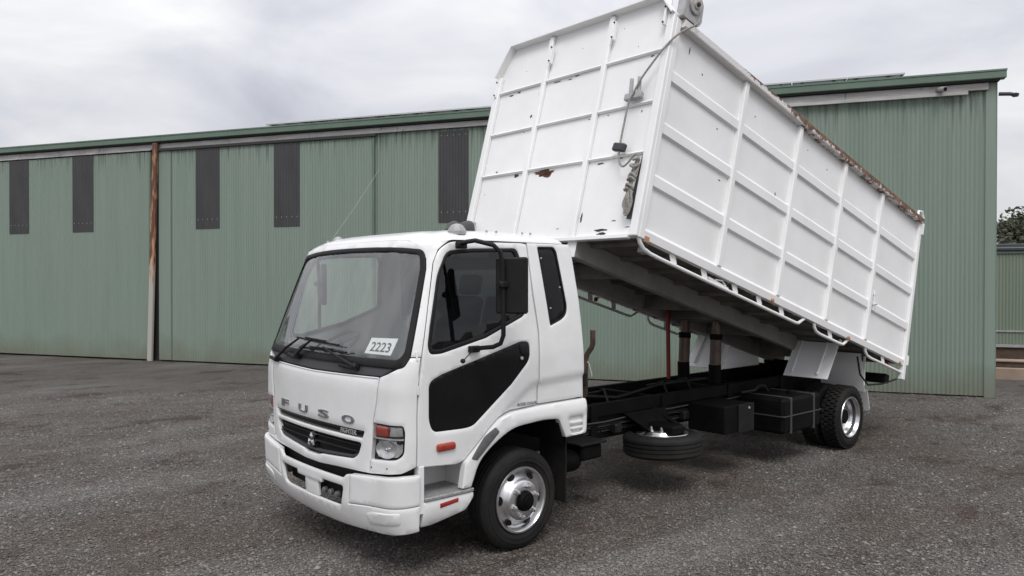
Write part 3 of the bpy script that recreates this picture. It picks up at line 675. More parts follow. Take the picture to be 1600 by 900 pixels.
# corner panels with headlights
HL = fillet([(.822, 1.135), (1.105, 1.135), (1.118, 1.09), (1.112, .93), (1.06, .895), (.808, .872)], [.006, .015, .03, .03, .04, .006])
def signed(poly, sg): return [(a*sg, b) for a, b in poly]
for sg in (1, -1):
    cpan = [(.878, 1.465), (.96, 1.495), (1.05, 1.54), (1.105, 1.61), (1.182, 1.612), (1.213, 1.45), (1.206, 1.2), (1.208, .842), (1.10, .80), (.95, .782), (.793, .765), (.803, .86), (.829, 1.16), (.858, 1.28)]
    cp = obj('corner_panel', panel(signed(cpan, sg), F, 0, .035, holes=[signed(HL, sg)], grid=.035), 'paint', truck, weld=True)
    for a, z in ((.815, .815), (.985, .83)):
        s_ = MB(); s_.lathe([(.006, -.002), (.006, .002), (.001, .004)], F(a*sg, z, 0), F(a*sg, z, .1)-F(a*sg, z, 0), 8); obj('screw', s_, 'ink', cp, 0)
    h = obj('headlight', panel(signed(inset(HL[::-1] if area(HL) < 0 else HL, .004), sg), F, -.045, .004, grid=.04), 'dgrey', truck)
    IND = fillet([(.835, 1.122), (.975, 1.122), (.965, 1.048), (.835, 1.045)], .01)
    obj('indicator_lens', panel(signed(IND, sg), F, -.012, .03, grid=.03), 'ambered', h, weld=True)
    obj('side_lamp', panel(signed(fillet([(.985, 1.122), (1.10, 1.122), (1.105, 1.056), (.975, 1.05)], .01), sg), F, -.022, .02, grid=.03), 'lgrey', h, weld=True)
    obj('lamp_divider', panel(signed([(.815, 1.036), (1.112, 1.044), (1.112, 1.030), (.815, 1.022)], sg), F, -.004, .03, grid=.03, edge=.003), 'lgrey', h)
    # reflector bowl
    rb = MB(); c0 = (.945, .955)
    def bowl(a, b):
        t = b*2*math.pi; r_ = a; mm = c0[0]+.105*r_*math.cos(t); zz_ = c0[1]+.062*r_*math.sin(t)
        return F(mm*sg, zz_, -.042+.026*r_*r_)
    rb.grid(bowl, 6, 24); obj('reflector', rb, 'reflector', h, 60, weld=True)
    bl = MB(); bl.lathe([(.014, 0), (.014, .018), (.006, .026)], F(c0[0]*sg, c0[1], -.04), F(c0[0]*sg, c0[1], .1)-F(c0[0]*sg, c0[1], 0), 10); obj('bulb_cap', bl, 'chrome', h)
    obj('reflector_surround', panel(signed(fillet([(.84, 1.018), (1.105, 1.026), (1.102, .935), (1.055, .903), (.83, .885)], .012), sg), F, -.040, .004, grid=.03), 'reflector', h, weld=True)
    obj('lens', panel(signed(inset(HL[::-1] if area(HL) < 0 else HL, .006), sg), F, -.003, .002, grid=.04, edge=.004), 'lens', h, weld=True)

# bumper, proud of the cab
BO = .032
bt = [(0, .690), (.50, .690), (.556, .728), (.598, .734), (.576, .514), (.62, .520), (.80, .540), (1.222, .570)]
bb = [(1.218, .50), (1.188, .388), (.90, .352), (.45, .325), (0, .318)]
bc = [(.600, .736), (.66, .742), (.95, .768), (1.12, .785), (1.222, .785), (1.222, .571), (.80, .541), (.62, .521), (.578, .515)]
opn = fillet([(-.535, .630), (-.215, .630), (-.205, .597), (.205, .597), (.215, .630), (.51, .630), (.475, .486), (.42, .476), (-.42, .476), (-.475, .486)], [.02, .01, .01, .01, .01, .03, .02, .01, .01, .02])
bp_ = bt+bb+[(-a, b) for a, b in bb[-2::-1]]+[(-a, b) for a, b in bt[:0:-1]]
bump = obj('bumper', panel(bp_, F, BO, .022, holes=[opn], grid=.032, edge=.007, step=.025), 'paint', truck, weld=True)
obj('bumper_recess', panel([(-.56, .47), (.56, .47), (.56, .64), (-.56, .64)], F, -.06, .004, grid=.06), 'ink', bump)
obj('number_plate_panel', panel(fillet([(-.10, .475), (.13, .475), (.13, .60), (-.10, .60)], .012), F, BO-.014, .02, grid=.05), 'paint', bump, weld=True)
for a in (.19, .28, .375):
    l_ = MB(); c = F(a, .535, 0); d = (F(a, .535, .1)-c).normalized(); l_.lathe([(.024, -.02), (.024, .004), (.020, .010), (.010, .013), (.001, .014)], c, d, 16); obj('fog_lamp', l_, 'lampgrey', bump)
for sg in (1, -1):
    obj('fog_lamp_blank', panel(signed(fillet([(.78, .495), (1.10, .535), (1.09, .447), (.80, .405)], .03), sg), F, BO+.006, .02, grid=.03, edge=.007), 'paint', bump, weld=True)
    obj('bumper_bolt', MB().lathe([(.006, -.002), (.006, .003), (.001, .004)], F(.76*sg, .478, BO-.012), F(.76*sg, .478, .2)-F(.76*sg, .478, 0), 8), 'ink', bump)
    obj('bumper_corner', panel(signed(bc, sg), F, BO+.003, .05, grid=.03, edge=.010, step=.025), 'paint', bump, weld=True)
    obj('bumper_backing', panel(signed([(.54, .50), (1.2, .50), (1.2, .72), (.54, .70)], sg), F, BO-.03, .004, grid=.06), 'ink', bump)

# doors
DOOR = fillet([(-1.043, .832), (-1.045, 1.203), (-1.030, 1.426), (-.996, 1.649), (-.922, 1.963), (-.836, 2.287), (-.792, 2.38), (-.70, 2.447), (0.01, 2.460), (.080, 2.452), (.10, 2.045), (.136, 1.736), (.134, 1.324), (.128, 1.158), (-.158, 1.142), (-.29, 1.11), (-.404, 1.021), (-.51, .924), (-.632, .818), (-.70, .805)], [.02, 0, 0, 0, 0, 0, .04, .08, .02, .02, 0, 0, 0, .02, 0, .04, 0, 0, .03, .02])
WIN = fillet([(-.95, 1.69), (-.922, 1.827), (-.825, 2.194), (-.73, 2.375), (-.473, 2.398), (-.03, 2.412), (-.002, 2.327), (.012, 1.885), (-.409, 1.722), (-.834, 1.628), (-.935, 1.628)], [.03, 0, .05, .06, 0, .05, 0, .05, 0, .03, .04])
GLS = fillet([(-.918, 1.69), (-.806, 2.194), (-.715, 2.352), (-.475, 2.374), (-.06, 2.388), (-.037, 2.326), (-.022, 1.90), (-.407, 1.756), (-.832, 1.660), (-.905, 1.662)], [.02, .05, .05, 0, .04, 0, .04, 0, .02, .03])
LOW = fillet([(-.945, 1.43), (-.836, 1.475), (-.06, 1.675), (.03, 1.672), (.035, 1.53), (-.159, 1.35), (-.541, 1.072), (-.62, 1.063), (-.91, 1.07), (-.945, 1.15)], [.05, 0, .03, .06, .06, 0, .04, .04, .06, .05])
CRZ = [(-.29, 1.11), (.03, 1.322), (.10, 1.347), (.66, 1.378)]
def crease(x, z):
    """shallow step: the lower rear of the door and quarter panel sits in from the rest"""
    if x < -.30: return 0.
    zl = tab(x, CRZ); return -.022*max(0., min(1., (zl-z)/.04))
for sg in (-1, 1):
    S = Sf(sg)
    d = obj('door', panel(DOOR, S, 0, .03, holes=[WIN, LOW], grid=.03, relief=crease), 'paint', truck, weld=True)
    obj('window_seal', panel(WIN, S, -.003, .03, holes=[GLS], grid=.04, gap=0, edge=.008), 'trim', d, weld=True)
    obj('window', panel(GLS, S, -.012, .003, grid=.06, gap=-.004), 'tint' if sg < 0 else 'clean', d, weld=True)  # near door glass is darker, far door glass clear
    obj('lower_window', panel(LOW, S, -.005, .02, grid=.025, edge=.003, gap=-.001), 'gloss', d, weld=True)
    lk = MB(); c = S(-.055, 1.545, 0); lk.lathe([(.013, -.004), (.013, .006), (.004, .008)], c, (0, sg, 0), 12); obj('door_lock', lk, 'lgrey', d)
    hd = MB(); hd.add(*(lambda q: (q.v, q.f))(panel(fillet([(-.075, 1.655), (.012, 1.66), (.018, 1.575), (-.03, 1.555), (-.068, 1.585)], .015), S, .004, .012, grid=.03))); obj('door_handle', hd, 'trim', d, weld=True)
    mk = panel(fillet([(-.885, .982), (-.72, .985), (-.71, .925), (-.885, .922)], .025), S, .022, .03, grid=.03, edge=.012); obj('side_indicator', mk, 'ambered', d, weld=True)
    for z in (1.38, 1.62):
        h_ = MB().cyl(S(-1.04, z-.03, .0), S(-1.04, z+.03, .0), .008, .008, 8); obj('hinge', h_, 'paint', d)
    # inner skin keeps the panel gaps dark
    obj('door_lining', panel([(-.93, .90), (.62, 1.16), (.60, 2.0), (.56, 2.44), (-.62, 2.43), (-.80, 2.24), (-.90, 1.85), (-.95, 1.60)], S, -.05, .004, holes=[inset(GLS[::-1] if area(GLS) < 0 else GLS, -.03), [(.17, 2.44-.02), (.40, 2.42), (.50, 1.95), (.45, 1.82), (.26, 1.76)]], grid=.1), 'inter', d)
    if sg == -1: obj('lettering', letters('INTERCOOLER', S, .012, 1.178, .205, .024, .002, 0, .2, -.013), 'dgrey', d)
    # rear quarter panel
    Q = fillet([(.142, 1.162), (.143, 1.33), (.146, 1.736), (.112, 2.045), (.086, 2.43), (.08, ZR), (.568, ZR), (.592, 2.394), (.637, 1.985), (.663, 1.495), (.672, 1.168)], .01)
    QW = fillet([(.198, 2.432), (.385, 2.436), (.415, 2.40), (.487, 1.945), (.473, 1.878), (.42, 1.838), (.278, 1.787)], [.02, .03, .02, .04, .04, .03, .02])
    qp = obj('rear_quarter_panel', panel(Q, S, 0, .03, holes=[QW], grid=.03, relief=crease), 'paint', truck, weld=True)
    obj('quarter_window', panel(QW, S, -.014, .004, grid=.06, gap=-.003), 'gloss', qp, weld=True)
    obj('quarter_window_seal', panel(QW, S, -.006, .02, holes=[inset(QW[::-1] if area(QW) < 0 else QW, .010)], grid=.05, gap=-.002, edge=.003), 'trim', qp, weld=True)
    for x, z in ((.237, 2.34), (.425, 2.10), (.30, 1.93)):
        obj('stud', MB().lathe([(.008, -.014), (.008, -.006), (.002, -.002)], S(x, z), (0, sg, 0), 8), 'lgrey', qp)
    # fender and wheel arch
    def SO(x, z, off=0., sg=sg): return Vector((x, sg*(1.125+.018*max(0, min(1, (1.15-z)/.06))+off), z))
    FD = fillet([(-.632, .812), (-.51, .916), (-.404, 1.013), (-.29, 1.102), (-.158, 1.134), (.128, 1.150), (.69, 1.160), (.675, .862), (.425, .856), (.345, 1.020), (.18, 1.034), (-.16, 1.012), (-.355, .912), (-.50, .80), (-.575, .62), (-.665, .62)], [.02, 0, .03, .04, .04, 0, .03, .03, .01, .03, .10, .10, .08, .08, .01, .01])
    vent = fillet([(.455, 1.02), (.64, 1.022), (.625, .885), (.49, .882)], .03)
    fd = obj('front_fender', panel(FD, SO, 0, .06, holes=[vent], grid=.035, edge=.014), 'paint', truck, weld=True)
    obj('fender_vent', panel(vent, SO, -.03, .004, grid=.04, gap=-.02), 'paint', fd)
    for z in (.905, .952): obj('vent_slat', panel(fillet([(.47, z), (.632, z+.002), (.63, z+.032), (.47, z+.03)], .006), SO, -.004, .03, grid=.04), 'paint', fd, weld=True)
    obj('fender_patch', panel(fillet([(-.585, .832), (-.455, .982), (-.345, 1.042), (-.30, 1.0), (-.385, .930), (-.525, .812)], [.02, .02, .01, .02, .02, .01]), SO, .006, .012, grid=.04, edge=.004), 'patch', fd, weld=True)
    # liner inside the arch
    ln = MB(); arcp = [(.43, .80), (.36, 1.0), (.18, 1.045), (-.16, 1.025), (-.36, .925), (-.51, .81), (-.60, .55)]
    ln.grid(lambda a, b: (arcp[int(a*6+.001)][0], sg*(1.11-.62*b), arcp[int(a*6+.001)][1]), 6, 2); obj('wheel_arch_liner', ln, 'trim', fd)
    obj('mudflap', MB().box(.50, .515, sg*1.06, sg*.74, .28, .93), 'rubber', fd)
    obj('mudflap_bracket', MB().box(.44, .56, sg*1.05, sg*.5, .93, .99), 'black', fd)
    # step well below the door
    w_ = MB(); w_.box(-1.0, -.57, sg*.82, sg*.80, .56, .84); w_.box(-.585, -.565, sg*1.10, sg*.822, .56, .84); sw = obj('step_well', w_, 'paint', truck)
    w_ = MB(); w_.box(-1.03, -.985, sg*1.118, sg*.822, .50, .84); obj('step_side', w_, 'paint', sw)
    obj('step_roof', MB().box(-.98, -.59, sg*1.09, sg*.80, .845, .875), 'trim', sw)
    obj('step_plate', MB().box(-.985, -.545, sg*1.135, sg*.80, .585, .612, .008), 'step', sw)
    def SL(x, z, off=0., sg=sg): return Vector((x, sg*(1.125-.05*max(0, (.52-z)/.14)**2+off), z))
    obj('step_skirt', panel(fillet([(-.998, .392), (-.90, .393), (-.61, .452), (-.54, .545), (-.54, .582), (-.998, .582)], .02), SL, 0, .05, grid=.04, edge=.01), 'paint', sw, weld=True)
    obj('reflector', panel(fillet([(-.855, .552), (-.685, .566), (-.685, .532), (-.855, .514)], .006), SL, .006, .01, grid=.04), 'red', sw, weld=True)

# back wall of the cab, roof lining, floor
def BW(y, z, off=0.): return Vector((tab(z, [(1.0, .672), (1.5, .66), (1.985, .632), (ZR, .565)])+off, y, z))
RWI = fillet([(-.62, 1.72), (.62, 1.72), (.62, 2.26), (-.62, 2.26)], .05)
bwall = obj('cab_back_wall', panel(fillet([(-1.10, .95), (1.10, .95), (1.10, 1.55), (1.02, ZR), (-1.02, ZR), (-1.10, 1.55)], .02), BW, 0, -.0, holes=[RWI], grid=.12), 'paint', truck, weld=True)
obj('cab_back_lining', panel(fillet([(-1.07, .95), (1.07, .95), (1.07, 1.55), (1.0, 2.44), (-1.0, 2.44), (-1.07, 1.55)], .02), BW, -.04, .002, holes=[RWI], grid=.12), 'inter', bwall, weld=True)
obj('rear_window', panel(RWI, BW, -.01, .003, grid=.2, gap=-.01), 'clean', bwall)
obj('roof_lining', MB().box(-.74, .53, -.90, .90, 2.405, 2.415), 'inter', cab)
obj('cab_floor', MB().box(-1.15, .66, -1.05, .1+.95, 1.0, 1.03), 'trim', cab)
obj('engine_tunnel', MB().box(-.9, .6, -.32, .32, .55, 1.22, .05), 'trim', cab)
obj('firewall', MB().box(-1.12, -1.06, -.95, .95, .6, 1.42, .01), 'trim', cab)
# interior
dash = MB(); dash.box(-1.16, -.86, -.98, .98, 1.36, 1.50, .05); dash.box(-1.14, -.92, -.95, .95, 1.0, 1.36, .03); dsh = obj('dashboard', dash, 'dgrey', truck)
obj('instrument_binnacle', MB().box(-1.02, -.84, .28, .78, 1.49, 1.60, .04), 'dgrey', dsh)
swm = MB(); cs = Vector((-.78, .52, 1.58)); na = Vector((-.55, 0, .83)).normalized(); e1 = Vector((0, 1, 0)); e2 = na.cross(e1)
swm.tube([cs+(e1*math.cos(t)+e2*math.sin(t))*.22 for t in [k*math.pi/16 for k in range(32)]], .016, 8, closed=True)
for t in (0, 2.3, 4.0): swm.bar(cs, cs+(e1*math.cos(t)+e2*math.sin(t))*.21, .03, .015)
swm.cyl(cs-na*.02, cs+na*.02, .06); swm.cyl(cs, cs+Vector((-.20, 0, -.40)), .03); obj('steering_wheel', swm, 'trim', truck)
def seat_(y, w):
    s = obj('seat', MB().box(-.42, .12, y-w/2, y+w/2, 1.22, 1.40, .05), 'seat', truck)
    obj('backrest', MB().obox((.20, y, 1.70), (.06, w/2-.01, .32), (Vector((.97, 0, -.22)), Vector((0, 1, 0)), Vector((.22, 0, .97))), .04), 'seat', s)
    obj('headrest', MB().obox((.30, y, 2.12), (.045, .13, .09), (Vector((.97, 0, -.22)), Vector((0, 1, 0)), Vector((.22, 0, .97))), .035), 'seat', s)
seat_(.55, .52); seat_(-.58, .52); seat_(-.02, .40)

# wipers
def wiper(m0, z0, m1, z1, bm0=0, bz0=0, bm1=0, bz1=0, blade=True):
    w = obj('wiper', MB().tube([F(m0, z0, .035), F((m0+m1)/2, (z0+z1)/2, .045), F(m1, z1, .04)], [.014, .011, .008], 8), 'trim', truck)
    if blade: obj('wiper_blade', MB().tube([F(bm0+(bm1-bm0)*k/8, bz0+(bz1-bz0)*k/8, .028) for k in range(9)], .008, 6), 'trim', w)
    if blade: obj('wiper_bridge', MB().tube([F(bm0+(bm1-bm0)*(.25+.5*k/4), bz0+(bz1-bz0)*(.25+.5*k/4)+.012, .038) for k in range(5)], .006, 6), 'trim', w)
    obj('wiper_pivot', MB().lathe([(.026, 0), (.026, .04), (.012, .052)], F(m0, z0, -.005), F(m0, z0, .1)-F(m0, z0, 0), 12), 'trim', w)
    obj('wiper_motor_arm', MB().tube([F(m0-.02, z0-.01, .02), F(m0-.20, z0+.0, .012)], .017, 8), 'trim', w)
wiper(-.72, 1.475, -.33, 1.665, -.40, 1.672, .33, 1.652)
wiper(-.30, 1.53, -.09, 1.668, blade=False)
wiper(.60, 1.515, .13, 1.622, -.27, 1.600, .46, 1.605)

# roof fittings
def lamp(x, y, z, s=1.):
    o = obj('roof_marker_lamp', MB().lathe([(.072*s, -.015), (.072*s, .012), (.065*s, .03*s), (.045*s, .058*s), (.015*s, .07*s)], (x, y, z), (0, 0, 1), 10), 'lgrey', cab, 20)
    return o
lamp(-.53, -.90, 2.522); lamp(-.72, .60, 2.50, .7)
ah = MB(); ah.tube([(-.32, -.50, 2.555), (-.24, -.44, 2.60), (-.16, -.38, 2.615), (-.08, -.30, 2.605)], [.03, .045, .05, .04], 12); ah.tube([(-.16, -.44, 2.555), (-.08, -.40, 2.60), (.0, -.36, 2.615), (.06, -.33, 2.575)], [.04, .06, .065, .04], 12)
obj('air_horn', ah, 'hose', cab, 60)
an = MB(); an.tube([(-.80, .66, 2.46), (-.62, .50, 2.80), (-.45, .42, 3.10), (-.42, .405, 3.16)], .0018, 5); an.lathe([(.016, 0), (.012, .04), (.003, .06)], (-.80, .66, 2.455), (.2, 0, 1), 8); obj('antenna', an, 'lgrey', cab)
for x, y in ((.12, -.93), (.21, -.93), (-.26, -.93), (-.16, -.93)): obj('roof_stud', MB().lathe([(.009, -.01), (.009, .006), (.002, .01)], (x, y, 2.545), (0, 0, 1), 6), 'lgrey', cab)

# mirrors on tubular arms
def mirror(sg):
    y = lambda v: sg*v
    arm = MB(); pts = [(-.60, y(1.045), 2.425), (-.63, y(1.14), 2.44), (-.64, y(1.26), 2.445), (-.56, y(1.37), 2.41), (-.515, y(1.395), 2.36), (-.50, y(1.40), 2.28), (-.49, y(1.40), 2.0), (-.49, y(1.40), 1.76), (-.50, y(1.38), 1.70), (-.52, y(1.32), 1.672), (-.545, y(1.22), 1.66), (-.54, y(1.135), 1.645)]
    arm.tube(pts, .017, 10); a = obj('mirror', arm, 'trim', truck)
    hb = MB(); q = Vector((.34, sg*-.94*-1, 0)).normalized()
    hb.obox((-.43, y(1.425), 2.12), (.12, .028, .205), (Vector((.45, sg*.893, 0)), Vector((-.893*sg, .45, 0)), Vector((0, 0, 1))), .02); obj('mirror_housing', hb, 'trim', a)
    gl_ = MB(); nrm = Vector((.893, -.45*sg, 0)); gl_.obox(Vector((-.43, y(1.425), 2.12))+nrm*.0285, (.11, .002, .19), (Vector((.45, sg*.893, 0)), nrm, Vector((0, 0, 1))), .001); obj('mirror_glass', gl_, 'chrome', a)
    cl_ = MB(); cl_.box(-.53, -.46, y(1.43), y(1.37), 2.10, 2.15, .012); cl_.cyl((-.54, y(1.40), 2.125), (-.46, y(1.40), 2.125), .022, .022, 10); obj('mirror_clamp', cl_, 'trim', a)
    for x, z, w in ((-.60, 2.42, .05), (-.545, 1.645, .05)):
        br = MB(); S = Sf(sg); c = S(x, z, 0); br.box(c.x-w, c.x+w, c.y, c.y+sg*.03, z-.025, z+.025, .008); br.cyl((x-.03, c.y+sg*.02, z), (x-.03, c.y+sg*.05, z), .018, .018, 10); obj('mirror_bracket', br, 'trim', a)
    fe = MB(); fe.tube([(-.58, y(1.16), 1.64), (-.66, y(1.19), 1.60), (-.70, y(1.2), 1.575)], .004, 6); fe.lathe([(.002, -.018), (.016, -.010), (.02, 0), (.016, .012), (.002, .018)], (-.705, y(1.2), 1.572), (0, 0, 1), 10); obj('mirror_peg', fe, 'trim', a)
mirror(-1); mirror(1)

# ---------------------------------------------------------------- wheels
RAD, RIM, RX = .402, .258, 5.71
def wheel(name, parent, dish, tread='rib', wid=.235):
    """wheel with its axis along y and its outer face towards -y, centred on the middle of the tyre"""
    h = wid/2
    prof = [(RIM-.005, -h+.035), (RIM+.012, -h+.018), (RIM+.03, -h+.012), (RIM+.06, -h+.002), (RIM+.09, -h+.004), (RIM+.118, -h+.014), (RAD-.018, -h+.022), (RAD-.004, -h+.036)]
    if tread == 'rib':
        ys_ = np.linspace(-h+.036, h-.036, 5)
        for a, b in zip(ys_, ys_[1:]): prof += [(RAD, a+.008), (RAD, b-.008), (RAD-.012, b-.004), (RAD-.012, b+.004)] if b < h-.04 else [(RAD, a+.008), (RAD, b-.004)]
    else: prof += [(RAD-.016, -h+.045), (RAD-.016, h-.045)]
    prof += [(RAD-.004, h-.036), (RAD-.018, h-.022), (RAD-.03, h-.014), (RIM+.06, h-.002), (RIM+.012, h-.018), (RIM-.005, h-.035)]
    t = MB().lathe(prof, (0, 0, 0), (0, 1, 0), 56, closed=True)
    if tread == 'lug':
        for k in range(36):
            a = 2*math.pi*k/36
            for r_, (y0, y1) in enumerate(((-h+.020, -.058), (-.052, -.003), (.003, .052), (.058, h-.020))):
                b = a+(.5 if r_ % 2 else 0)*2*math.pi/36; er = Vector((math.cos(b), 0, math.sin(b))); et = Vector((-math.sin(b), 0, math.cos(b)))
                t.obox(er*(RAD-.010)+Vector((0, (y0+y1)/2, 0)), (.013, (y1-y0)/2, .023), (er, Vector((0, 1, 0)), et), .004)
    w = obj(name, t, 'rubber', parent, 28)
    obj('tyre_bead', MB().lathe([(RIM+.05, -h-.001), (RIM+.055, -h+.0005), (RIM+.085, -h-.001), (RIM+.088, -h+.003)], (0, 0, 0), (0, 1, 0), 48, caps=False), 'rubber', w)
    if dish == 'out':
        rp_ = [(RIM, -h+.03), (RIM+.008, -h+.012), (RIM+.004, -h+.004), (RIM-.008, -h+.004), (RIM-.018, -h+.016), (RIM-.03, -h+.05), (RIM-.045, -h+.055), (.178, -h+.022), (.165, -h+.004), (.158, -h-.012), (.145, -h-.020), (.08, -h-.020)]
        zf = -h-.020; hr = .205; hy = -h+.037
    else:
        rp_ = [(RIM, -h+.03), (RIM+.008, -h+.012), (RIM+.004, -h+.004), (RIM-.008, -h+.004), (RIM-.018, -h+.016), (RIM-.022, -h+.06), (RIM-.034, -h+.075), (RIM-.04, -h+.13), (RIM-.055, -h+.15), (.19, -h+.158), (.17, -h+.17), (.08, -h+.17)]
        zf = -h+.17; hr = .2; hy = -h+.153
    obj('rim', MB().lathe(rp_, (0, 0, 0), (0, 1, 0), 48, caps=False), 'silver', w, 40)
    obj('rim_barrel', MB().lathe([(RIM-.008, -h+.03), (RIM-.035, -h+.07), (RIM-.035, h-.06), (RIM-.008, h-.025)], (0, 0, 0), (0, 1, 0), 40, caps=False), 'dgrey', w)
    for k in range(6):
        a = 2*math.pi*(k+.25)/6; n_ = Vector((math.cos(a), 0, math.sin(a)))
        if dish == 'out':
            ax_ = (Vector((0, -1, 0))*.8+n_*.35).normalized(); tg = Vector((0, -1, 0)).cross(n_); rd = tg.cross(ax_); c = n_*hr+Vector((0, hy-.003, 0))
            hm = MB(); hm.add([c+tg*.034*math.cos(q)+rd*.021*math.sin(q)+ax_*.002 for q in [j*math.pi/8 for j in range(16)]]+[c+tg*.037*math.cos(q)+rd*.024*math.sin(q)-ax_*.012 for q in [j*math.pi/8 for j in range(16)]], [tuple(range(16))]+[(j, (j+1) % 16, 16+(j+1) % 16, 16+j) for j in range(16)]); obj('hand_hole_disc', hm, 'ink', w, 0)  # black disc instead of an open hole, the hole's shade put into its colour
        b = 2*math.pi*(k+.6)/6; c = Vector((math.cos(b), 0, math.sin(b)))*.121+Vector((0, zf, 0))
        obj('wheel_nut', MB().lathe([(.025, .002), (.025, -.008), (.019, -.009), (.018, -.032), (.011, -.034), (.010, -.046), (.004, -.048)], c, (0, 1, 0), 6), 'silver', w, 0)
    hubp = [(.083, zf+.004), (.083, zf-.004), (.078, zf-.03), (.066, zf-.045), (.062, zf-.048), (.045, zf-.049), (.04, zf-.058), (.012, zf-.060)] if dish == 'out' else [(.10, zf+.004), (.10, zf-.02), (.09, zf-.09), (.075, zf-.10), (.01, zf-.10)]
    obj('hub', MB().lathe(hubp, (0, 0, 0), (0, 1, 0), 24), 'black', w)
    return w
fwl = wheel('front_wheel', truck, 'out'); fwl.location = (0, -.95, RAD); fwl.rotation_euler = (0, R(20), R(0))
c = copy_tree(fwl, truck); c.location = (0, .95, RAD); c.rotation_euler = (0, 0, R(180))
rwo = wheel('rear_wheel', truck, 'in', 'lug'); rwo.location = (RX, -.985, RAD)
for y, rz in ((-.70, 180), (.70, 0), (.985, 180)):
    c = copy_tree(rwo, truck); c.location = (RX, y, RAD); c.rotation_euler = (0, R(3+y*9), R(rz))
spare = thing('spare_wheel', 'spare truck wheel with silver rim slung flat under the chassis', 'wheel', (2.25, -.73, .375))
sw_ = wheel('tyre', spare, 'out'); sw_.rotation_euler = (R(-92), 0, 0); sw_.location = (0, 0, .115)

# ---------------------------------------------------------------- chassis
for sg in (-1, 1):
    m = MB(); y0 = sg*.43
    m.box(-.95, 6.75, y0-.006, y0+.006, .575, .795, .002); m.box(-.95, 6.75, y0-.006 if sg > 0 else y0+.006-.0, y0-sg*.075, .785, .795, .002); m.box(-.95, 6.75, y0-sg*.0065, y0-sg*.075, .575, .585, .002)
    cr_ = obj('chassis_rail', m, 'black', truck)
    for x in np.arange(1.2, 6.7, .42): obj('rail_bolt', MB().lathe([(.016, 0), (.016, .012), (.006, .016)], (x, y0+sg*.006, .66), (0, sg, 0), 6), 'black', cr_, 0)
    m = MB(); m.box(1.25, 6.65, y0-.035, y0+.035, .80, .93, .006); sf = obj('subframe_rail', m, 'black', truck)
    for x in (1.5, 2.62, 3.9, 5.1): obj('subframe_bracket', MB().box(x-.05, x+.05, y0+sg*.037, y0+sg*.05, .62, .92, .003), 'black', sf)
for x in (.9, 1.55, 2.3, 3.1, 3.62, 4.35, 5.2, 6.1, 6.62):
    obj('crossmember', MB().box(x-.04, x+.04, -.42, .42, .63, .78, .006), 'black', truck)
for x in (1.42, 2.55, 3.72, 4.2): obj('subframe_crossmember', MB().box(x-.035, x+.035, -.392, .392, .82, .915, .006), 'black', truck)
obj('engine_light_blocker', MB().box(-.85, .75, -.38, .38, .34, .98, .06), 'black', truck)  # engine mass, added to block light passing under the cab
obj('radiator_light_blocker', MB().box(-1.10, -.98, -.50, .50, .42, 1.0, .02), 'black', truck)  # radiator slab, added to block light behind the bumper
obj('gearbox', MB().box(.75, 1.5, -.2, .2, .55, .88, .06), 'dgrey', truck)
obj('driveshaft', MB().cyl((1.5, 0, .66), (5.6, 0, .46), .05, .05, 14), 'black', truck)
ax = MB(); ax.cyl((RX, -.98, RAD), (RX, .98, RAD), .075, .075, 16); ax.lathe([(.02, -.2), (.13, -.15), (.19, -.04), (.19, .04), (.13, .15), (.02, .2)], (RX, 0, RAD), (1, 0, 0), 20); obj('rear_axle', ax, 'black', truck)
obj('front_axle', MB().bar((0, -.9, RAD-.06), (0, .9, RAD-.06), .1, .1), 'black', truck)
for sg in (-1, 1):
    for k, (x0, x1, zc) in enumerate(((-.6, .62, .50), (4.95, 6.5, .56))):
        l_ = MB()
        for j in range(4):
            t = 1-j*.2; xm = (x0+x1)/2; hl = (x1-x0)/2*t
            l_.tube([(xm-hl, sg*.40, zc+.06), (xm-hl*.5, sg*.40, zc-.02-j*.014), (xm, sg*.40, zc-.05-j*.014), (xm+hl*.5, sg*.40, zc-.02-j*.014), (xm+hl, sg*.40, zc+.06)], .02, 4)
        obj('leaf_spring', l_, 'black', truck)
# tanks and boxes hung on the near rail
tk = obj('fuel_tank', MB().box(4.03, 4.92, -1.09, -.50, .39, .80, .035), 'black', truck)
for x in (4.2, 4.74): obj('tank_strap', MB().box(x-.02, x+.02, -1.097, -.5, .383, .807, .01), 'dgrey', tk)
obj('tank_seam', MB().box(4.026, 4.924, -1.096, -.6, .588, .602, .003), 'dgrey', tk)
obj('tank_cap', MB().lathe([(.06, 0), (.06, .03), (.05, .04), (.01, .042)], (4.55, -.9, .80), (0, 0, 1), 16), 'black', tk)
obj('tank_hose', MB().tube([(4.5, -.62, .80), (4.45, -.60, .87), (4.3, -.62, .89), (4.12, -.66, .85), (4.02, -.55, .82)], .018, 8), 'trim', tk)
tb = obj('tool_box', MB().box(3.05, 3.60, -.95, -.47, .50, .80, .012), 'black', truck)
obj('tool_box_lid', MB().box(3.30, 3.61, -.965, -.951, .49, .80, .006), 'trim', tb)
obj('lid_bolt', MB().lathe([(.014, 0), (.014, .01), (.005, .013)], (3.5, -.965, .75), (0, -1, 0), 8), 'lgrey', tb)
bt_ = obj('battery_box', MB().box(1.0, 1.28, -.78, -.48, .50, .64, .02), 'black', truck)
obj('battery_tray', MB().box(.97, 1.32, -.80, -.46, .64, .665, .008), 'trim', bt_)
obj('air_tank', MB().lathe([(.05, -.32), (.10, -.30), (.115, -.27), (.115, .27), (.10, .30), (.05, .32)], (1.9, .62, .60), (1, 0, 0), 18), 'black', truck)
obj('air_tank', MB().lathe([(.05, -.22), (.09, -.20), (.10, -.17), (.10, .17), (.09, .20), (.05, .22)], (.82, -.66, .50), (1, 0, 0), 16), 'black', truck)
sc_b = obj('spare_carrier', MB().box(2.15, 2.35, -.95, -.44, .60, .70, .02), 'black', truck)
